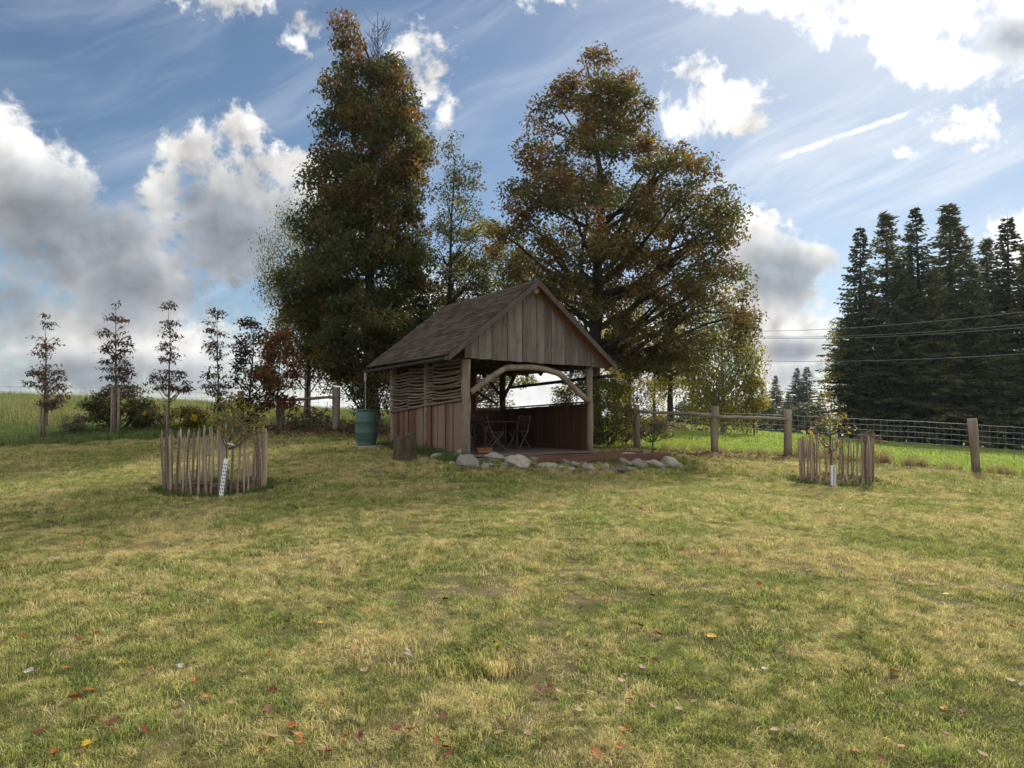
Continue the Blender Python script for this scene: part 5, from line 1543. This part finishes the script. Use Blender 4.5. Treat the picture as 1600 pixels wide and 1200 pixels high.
def paling_guard(x, y, rad_, n, label, seed, hs=1.0):
    g = random.Random(seed)
    z = h1(x, y)
    t = empty('paling_guard', (x, y, z), 0, label, 'tree guard', 'paling guards round young trees')
    for k in range(n):
        a = 2 * math.pi * (k + g.uniform(-0.28, 0.28)) / n
        rr = rad_ * g.uniform(0.975, 1.025)
        px_, py_ = rr * math.cos(a), rr * math.sin(a)
        o = link('paling', PALES[g.randrange(12)], M['picket'], t, (px_, py_, h1(x + px_, y + py_) - z + g.uniform(-0.03, 0.02)), (g.uniform(-0.05, 0.05), g.uniform(-0.06, 0.06), a + math.pi / 2 + g.uniform(-0.3, 0.3)))
        o.scale = (1, 1, hs)
    for a in (math.pi * 0.98, math.pi * 0.02, -1.1, 1.9):
        px_, py_ = rad_ * 1.03 * math.cos(a), rad_ * 1.03 * math.sin(a)
        MB().tube([(0, 0, -0.1), (0.01, 0, 0.5), (0, 0, 1.03 * hs)], [0.034, 0.033, 0.03], 7, 0.08).build('corner_stake', M['picket'], t, loc=(px_, py_, h1(x + px_, y + py_) - z))
    for zz in (0.22, 0.78):
        pts = [(rad_ * 1.022 * math.cos(a), rad_ * 1.022 * math.sin(a), zz * hs + h1(x + rad_ * math.cos(a), y + rad_ * math.sin(a)) - z) for a in np.linspace(0, 2 * math.pi, 49)]
        MB().tube(pts, 0.003, 4, 0, cap=False).build('binding_wire', M['wire'], t)
    return t
GL, GR = (-5.0, 12.05), (7.54, 16.6)
paling_guard(GL[0], GL[1], 0.78, 50, 'round paling guard of split stakes at the left of the lawn', 3)
paling_guard(GR[0], GR[1], 0.78, 48, 'round paling guard of split stakes at the right of the lawn', 4)
for i, (gx_, gy_) in enumerate((GL, GR)):
    n = 24; z = h1(gx_, gy_)
    v = [(0, 0, 0.05)] + [(q * math.cos(a), q * math.sin(a), h1(gx_ + q * math.cos(a), gy_ + q * math.sin(a)) - z + (0.045 if q < 0.5 else 0.012)) for q in (0.42, 0.74) for a in np.linspace(0, 2 * math.pi, n, endpoint=False)]
    f = [(0, 1 + k, 1 + (k + 1) % n) for k in range(n)] + [(1 + k, 1 + n + k, 1 + n + (k + 1) % n, 1 + (k + 1) % n) for k in range(n)]
    o = MB().add(v, f).build('planting_hole', M['soil'], None, smooth=True, loc=(gx_, gy_, z)); o['kind'] = 'structure'
# young trees in them
p = ground(352, 764)
tL = (at(353, 760, 11.45).x, 11.45)
tree('young_yellow_tree', 'young yellow green tree inside the left paling guard', tL,
     prof_px([(612, 350, 372), (635, 335, 405), (655, 330, 420), (672, 332, 418), (690, 340, 395)], 352, tL[1] + 0.0),
     [(2, OLIVE), (3, (0.27, 0.24, 0.045)), (2.2, (0.32, 0.22, 0.05))], trunk_r=0.022, n_limb=22, n_clump=54, per=11, clump_r=(0.12, 0.22), leaf=0.062, seed=91, rise=0.9, bark='bark_young', limb_from=1.0)
p = ground(1300, 752)
tR = (at(1300, 750, 16.1).x, 16.1)
tree('young_orange_tree', 'young sparse yellow and orange leaved tree inside the right paling guard', tR,
     prof_px([(612, 1282, 1305), (630, 1272, 1318), (650, 1270, 1325), (670, 1262, 1335), (690, 1266, 1325), (705, 1280, 1312)], 1300, tR[1]),
     [(3, OCHRE), (2.6, OLIVE), (1.6, YELLOW), (0.3, (0.24, 0.09, 0.05))], trunk_r=0.028, n_limb=26, n_clump=44, per=8, clump_r=(0.14, 0.26), leaf=0.075, seed=92, rise=1.0, bark='bark_young', limb_from=0.7)
# white trunk guards
def trunk_guard(x, y, h, r, lean, label, holes):
    z = h1(x, y)
    t = empty('trunk_guard', (x, y, z), 0, label, 'trunk guard', None)
    t.rotation_euler = (0, lean, 0)
    n = 12
    MB().tube([(0, 0, -0.02 + (h + 0.02) * k / 6) for k in range(7)], [r * (1.06 if k % 2 else 0.98) for k in range(7)], n, 0.0, cap=False).build('sleeve', M['white'], t)
    if holes:
        k = 0; zz = 0.04
        while zz < h - 0.03:
            for q in range(6):
                a = 2 * math.pi * (q + 0.5 * (k % 2)) / 6
                c, s = math.cos(a), math.sin(a); rr = r * 1.045
                w = 0.011
                MB().add([(rr * c - s * w * math.cos(b), rr * s + c * w * math.cos(b), zz + 0.015 * math.sin(b)) for b in np.linspace(0, 2 * math.pi, 8, endpoint=False)] + [(rr * c * 0.9, rr * s * 0.9, zz)],
                         [(i, (i + 1) % 8, 8) for i in range(8)] + [tuple(range(8))]).build('hole', M['hole'], t)
            zz += 0.055; k += 1
    else:
        for q in range(4):
            a = -math.pi / 2 + (q - 1.5) * 0.55
            MB().tube([(r * 1.05 * math.cos(a), r * 1.05 * math.sin(a), 0.0), (r * 1.05 * math.cos(a), r * 1.05 * math.sin(a), h)], 0.006, 4).build('rib', M['hole'] if q in (1, 2) else M['white'], t)
    return t
trunk_guard(at(345, 768, 11.2).x, 11.2, 0.62, 0.033, 0.12, 'white perforated trunk guard leaning at the left paling guard', True)
trunk_guard(at(1302, 750, 15.74).x, 15.74, 0.48, 0.052, 0.0, 'white ribbed trunk guard at the right paling guard', False)
z = h1(*tL)
o = MB().add([(-0.02, 0, 0), (0.05, -0.01, -0.01), (0.12, -0.02, -0.035), (0.115, -0.02, -0.06), (0.05, -0.01, -0.035), (-0.02, 0, -0.02)] + [(-0.02, 0.006, 0), (0.05, -0.004, -0.01), (0.12, -0.014, -0.035), (0.115, -0.014, -0.06), (0.05, -0.004, -0.035), (-0.02, 0.006, -0.02)],
             [(5, 4, 3, 2, 1, 0), (6, 7, 8, 9, 10, 11)] + [(k, (k + 1) % 6, 6 + (k + 1) % 6, 6 + k) for k in range(6)]).build('plant_tag', M['white'], None, loc=(tL[0] + 0.05, tL[1] - 0.06, z + 0.86))
tag(o, 'white plant tag tied to the young tree in the left guard', 'tag')

# ------------------------------------------------------------------ heaps of leaves and brush
def heap(name, label, cat, cxy, sx, sy, hh, n, pal, leaf, seed, twigs=0):
    g = np.random.default_rng(seed)
    x = g.normal(0, sx, n); y = g.normal(0, sy, n)
    z = hh * np.exp(-(x / sx / 1.1) ** 2 - (y / sy / 1.1) ** 2) * g.uniform(0.0, 1.0, n)
    gz = H(cxy[0] + x, cxy[1] + y); b = h1(*cxy)
    C = np.stack([x, y, z + gz - b + 0.01], -1)
    me = leaf_mesh('leaf_layer', C, leaf, palette(n, pal, seed + 1), seed + 2, 0.0, 0.7, 0.9)
    t = empty(name, (cxy[0], cxy[1], b), 0, label, cat)
    link('leaf_layer', me, M['dead'], t)['kind'] = 'stuff'
    for k in range(twigs):
        a = g.uniform(0, np.pi); L = g.uniform(0.3, 0.9) * sx * 1.2; px_, py_ = g.normal(0, sx * 0.7), g.normal(0, sy * 0.7)
        zz = h1(cxy[0] + px_, cxy[1] + py_) - b
        s = Vector((px_ - math.cos(a) * L / 2, py_ - math.sin(a) * L / 2, zz + g.uniform(0.02, hh * 0.8)))
        e = Vector((px_ + math.cos(a) * L / 2, py_ + math.sin(a) * L / 2, zz + g.uniform(0.02, hh * 1.3)))
        MB().tube(bend([s, (s + e) / 2 + Vector(g.normal(0, 0.05, 3)), e], 6), g.uniform(0.008, 0.02), 5, 0.1).build('twig', M['bark_young'], t)
    return t
DEADP = [(3, (0.20, 0.11, 0.06)), (2, (0.28, 0.16, 0.09)), (1.4, (0.12, 0.07, 0.045)), (1, (0.36, 0.24, 0.13))]
heap('brush_pile', 'pile of brown brushwood and leaves between the left fence posts', 'brush pile', (-6.9, 23.9), 0.9, 0.45, 0.85, 1500, DEADP + [(1, OLIVE)], 0.10, 5, 46)
heap('brush_pile', 'low brushwood heap behind the rain barrel', 'brush pile', (-4.6, 22.6), 0.8, 0.4, 0.55, 1000, DEADP + [(2, DKGREEN)], 0.10, 6, 26)
heap('straw_heap', 'tan brown heap of old hay in front of the conifer grove', 'hay heap', tuple(at(1358, 690, 47)[:2]), 0.8, 0.6, 0.95, 3800, [(2, (0.36, 0.25, 0.16)), (2, (0.28, 0.18, 0.115)), (1, (0.46, 0.35, 0.22))], 0.13, 7, 6)
heap('branch_heap', 'pale heap of cut branches at the far pasture edge', 'branch heap', tuple(at(1035, 656, 44)[:2]), 1.6, 0.5, 0.8, 900, [(2, (0.30, 0.22, 0.14)), (1, (0.20, 0.14, 0.09)), (1, (0.40, 0.32, 0.22))], 0.25, 8, 24)

# loose leaf litter under the maple, along the fence and in the guards
g = np.random.default_rng(77)
X, Y_l = [], []
def litter(cx, cy, sx, sy, n): X.append(g.normal(cx, sx, n)); Y_l.append(g.normal(cy, sy, n))
litter(3.6, 21.6, 1.2, 0.8, 900); litter(5.6, 21.6, 1.3, 0.6, 900); litter(7.8, 21.3, 1.2, 0.5, 600); litter(4.4, 19.6, 0.8, 0.6, 260); litter(10.5, 19.8, 1.5, 0.6, 260)
litter(-6.5, 22.3, 1.4, 0.6, 700); litter(-4.5, 21.6, 1.0, 0.7, 420); litter(-5.5, 19.5, 1.6, 1.2, 220); litter(GL[0], GL[1], 0.34, 0.34, 560); litter(GR[0], GR[1], 0.34, 0.34, 560); litter(-12, 23.4, 3.0, 0.6, 300)
x = np.concatenate(X); y = np.concatenate(Y_l)
C = np.stack([x, y, H(x, y) + g.uniform(0.02, 0.06, len(x))], -1)
o = link('leaf_litter', leaf_mesh('leaf_litter', C, 0.085, palette(len(x), DEADP + [(1, RUST), (0.6, OCHRE)], 78), 79, 0.0, 0.75, 0.7), M['dead'])
tag(o, 'brown fallen leaves gathered along the fences and in the guards', 'leaf litter', None, 'stuff')

# ------------------------------------------------------------------ power lines
PL = [((1190, 518), (1620, 489), 46, 'highest of the power lines crossing in front of the grove'), ((1190, 527), (1620, 509), 46, 'second power line from the top in front of the grove'),
      ((1190, 529), (1620, 514), 47, 'third power line from the top in front of the grove'), ((1150, 563), (1620, 556), 45, 'lowest and faintest power line in front of the grove')]
for (p0, p1, Yd, lab) in PL:
    a = at(p0[0], p0[1], Yd + 8); b = at(p1[0], p1[1], Yd - 13)
    A = a + (a - b) * 0.6; B = b + (b - a) * 0.5
    pts = [A.lerp(B, t) - Vector((0, 0, 1.0 * 4 * (t * (1 - t)) - 0.85)) for t in np.linspace(0, 1, 25)]
    o = MB().tube([p - A for p in pts], 0.015, 5, 0, cap=False).build('power_line', M['wire'], None, loc=A)
    tag(o, lab, 'power line', 'power lines before the grove')

# ------------------------------------------------------------------ single fallen leaves on the lawn
LEAFCOL = {'yellow': (0.75, 0.50, 0.03), 'orange': (0.52, 0.19, 0.035), 'red': (0.24, 0.065, 0.03), 'tan': (0.50, 0.34, 0.18), 'pale': (0.62, 0.57, 0.47), 'pink': (0.42, 0.30, 0.22)}
def lawn_leaf(seed, col, lobed):
    g = np.random.default_rng(seed)
    if lobed:
        ang_ = np.linspace(-2.5, 2.5, 15); rr = np.array([.45, .7, .6, .85, .66, .9, .7, 1.1, .7, .9, .66, .85, .6, .7, .45])
    else:
        ang_ = np.linspace(-2.8, 2.8, 11); rr = np.array([.35, .5, .6, .66, .78, 1.1, .78, .66, .6, .5, .35])
    rr = rr * g.uniform(0.9, 1.1, len(rr))
    P = [(0, 0, 0)] + [(r * math.sin(a), r * math.cos(a), 0) for a, r in zip(ang_, rr)]
    cu = g.uniform(0.3, 0.9)
    P = [(x, y, cu * (x * x) * 0.7 + 0.25 * cu * y * y + g.uniform(-.04, .04)) for x, y, _ in P]
    n = len(P)
    f = [(0, k, k + 1) for k in range(1, n - 1)]
    st = [(-0.02, 0, 0.0), (0.02, 0, 0.0), (0.03, -0.75, 0.12), (0.0, -0.78, 0.12)]
    P += st; f.append((n, n + 1, n + 2)); f.append((n, n + 2, n + 3))
    b = len(P)
    # underside a touch lower so that the leaf has thickness
    P2 = [(x, y, z - 0.03) for x, y, z in P]
    f2 = [tuple(b + i for i in reversed(q)) for q in f]
    me = MB().add(P + P2, f + f2).mesh('fallen_leaf')
    a = me.attributes.new('col', 'FLOAT_COLOR', 'POINT')
    cc = np.ones((len(me.vertices), 4), np.float32); cc[:, :3] = np.array(col) * g.uniform(0.75, 1.15, (len(me.vertices), 1))
    a.data.foreach_set('color', cc.ravel())
    me.materials.append(M['dead'])
    return me
LM = {c: [lawn_leaf(i * 7 + hash(c[0]) % 5 * 0 + j, LEAFCOL[c], i % 2 == 0) for i, j in ((0, 1), (1, 2), (2, 3))] for c in LEAFCOL}
LEAVES = [  # column, row, colour, words (None: one of many alike)
    (141, 1172, 'yellow', 'bright yellow leaf lying near the bottom left corner'), (1109, 1001, 'yellow', 'bright yellow leaf alone on the right half of the lawn'),
    (136, 1087, 'orange', 'curled orange leaf, upper of a pair at lower left'), (116, 1100, 'orange', 'orange leaf, lower of a pair at lower left'),
    (152, 1130, 'tan', 'large crumpled tan leaf above the yellow one at lower left'), (422, 1162, 'tan', 'broad tan leaf at the bottom edge left of middle'),
    (640, 1152, 'tan', 'long tan leaf at the bottom edge just left of middle'), (43, 1057, 'pale', 'whitish leaf beside a red one at the left edge'),
    (861, 1084, 'red', 'large dark red leaf, right of a close pair near middle'), (842, 1089, 'red', 'dark red leaf, left of a close pair near middle'),
    (1393, 1056, 'orange', 'orange leaf in the right part of the lawn near the bottom'),
    (61, 1154, 'red', None), (324, 1098, 'orange', None), (363, 1107, 'tan', None), (412, 1182, 'red', None), (470, 1172, 'orange', None), (302, 1172, 'red', None), (420, 1121, 'red', None), (541, 1160, 'orange', None),
    (500, 980, 'yellow', None), (450, 980, 'orange', None), (218, 850, 'yellow', None), (274, 821, 'orange', None), (320, 899, 'red', None), (175, 918, 'orange', None), (191, 910, 'orange', None), (150, 997, 'red', None), (125, 1006, 'red', None), (190, 1005, 'red', None), (5, 1009, 'red', None), (35, 1001, 'orange', None),
    (57, 1059, 'red', None), (283, 1048, 'pale', None), (585, 1039, 'pink', None), (580, 1046, 'pink', None), (775, 1015, 'yellow', None), (572, 962, 'yellow', None), (1032, 998, 'red', None), (1021, 937, 'red', None), (1046, 918, 'orange', None), (1317, 972, 'red', None), (1311, 1002, 'red', None), (1345, 1003, 'red', None), (1372, 1006, 'orange', None), (1433, 1016, 'red', None),
    (1485, 1026, 'pink', None), (1196, 1053, 'pale', None), (1350, 1112, 'tan', None), (1476, 1119, 'red', None), (1477, 1156, 'red', None), (1234, 1150, 'pink', None), (1337, 1186, 'orange', None), (1539, 1190, 'tan', None), (1217, 925, 'yellow', None), (890, 996, 'yellow', None), (1262, 896, 'pink', None), (934, 1190, 'orange', None), (966, 1179, 'orange', None), (1375, 1092, 'tan', None), (1480, 934, 'yellow', None), (804, 1027, 'orange', None), (809, 1043, 'red', None), (825, 1057, 'pale', None),
    (85, 1185, 'orange', None), (160, 1016, 'red', None), (235, 1052, 'orange', None), (305, 1070, 'orange', None), (345, 1003, 'pink', None), (477, 880, 'pale', None), (541, 847, 'pale', None), (545, 919, 'red', None), (549, 940, 'orange', None), (678, 876, 'yellow', None), (640, 868, 'orange', None), (683, 886, 'red', None), (595, 740, 'tan', None), (643, 755, 'tan', None), (756, 789, 'orange', None), (420, 805, 'pale', None), (330, 856, 'orange', None), (893, 869, 'red', None), (871, 941, 'pink', None), (862, 905, 'yellow', None), (945, 908, 'red', None), (1005, 856, 'orange', None), (1185, 867, 'orange', None), (1308, 825, 'orange', None), (1420, 912, 'orange', None), (1455, 917, 'red', None), (1565, 883, 'red', None), (1470, 875, 'pale', None), (1582, 1072, 'tan', None), (1598, 1078, 'pale', None), (1188, 1015, 'red', None), (918, 1080, 'red', None), (1003, 1034, 'red', None), (980, 1061, 'pink', None), (1064, 1116, 'pink', None), (693, 1130, 'red', None), (618, 1150, 'red', None), (682, 1168, 'orange', None), (698, 1190, 'red', None), (560, 1160, 'red', None), (222, 1148, 'red', None), (175, 1152, 'red', None), (90, 878, 'pale', None), (48, 800, 'red', None), (15, 990, 'red', None), (425, 1090, 'red', None), (510, 1105, 'orange', None), (640, 1030, 'pink', None),
]
for k in range(90):
    LEAVES.append((rnd.uniform(0, 1600), 770 + 430 * rnd.random() ** 1.1, rnd.choice(['red', 'red', 'orange', 'orange', 'tan', 'tan', 'tan', 'pink', 'yellow']), None))
for i, (px, py, c, lab) in enumerate(LEAVES):
    p = ground(px, py)
    o = link('fallen_leaf', LM[c][i % 3])
    s = rnd.uniform(0.026, 0.040) if lab is None else rnd.uniform(0.042, 0.050)
    o.scale = (s, s, s)
    o.location = (p.x, p.y, p.z + 0.03)
    o.rotation_euler = (rnd.uniform(-0.35, 0.55), rnd.uniform(-0.4, 0.4), rnd.uniform(0, 6.28))
    side = ['far left', 'left', 'middle', 'right', 'far right'][min(4, int(px / 320))]
    row_ = 'at the bottom edge of the photo' if py > 1130 else 'in the near lawn' if py > 1020 else 'in the middle lawn' if py > 890 else 'in the far lawn before the pavilion'
    word = {'yellow': 'small yellow leaf', 'orange': 'small orange leaf', 'red': 'small dark red leaf', 'tan': 'small dry tan leaf', 'pale': 'small whitish leaf', 'pink': 'small pinkish dry leaf'}[c]
    tag(o, lab or '%s on grass, %s, %s' % (word, side, row_), 'leaf', 'fallen leaves on the lawn')

# ------------------------------------------------------------------ autumn haze
hz = MB().box(-4500, 4500, -4500, 4500, -16, 36).build('haze', None)
hm = bpy.data.materials.new('haze_air'); hm.use_nodes = True
ht = hm.node_tree; ht.nodes.clear()
pv = ht.nodes.new('ShaderNodeVolumePrincipled')
pv.inputs['Color'].default_value = (0.86, 0.92, 1.0, 1.0)
pv.inputs['Density'].default_value = 0.00016
pv.inputs['Anisotropy'].default_value = 0.3
ho = ht.nodes.new('ShaderNodeOutputMaterial')
ht.links.new(pv.outputs[0], ho.inputs['Volume'])
hz.data.materials.append(hm)
hz['kind'] = 'stuff'
hz['label'] = 'thin pale haze in the autumn air'
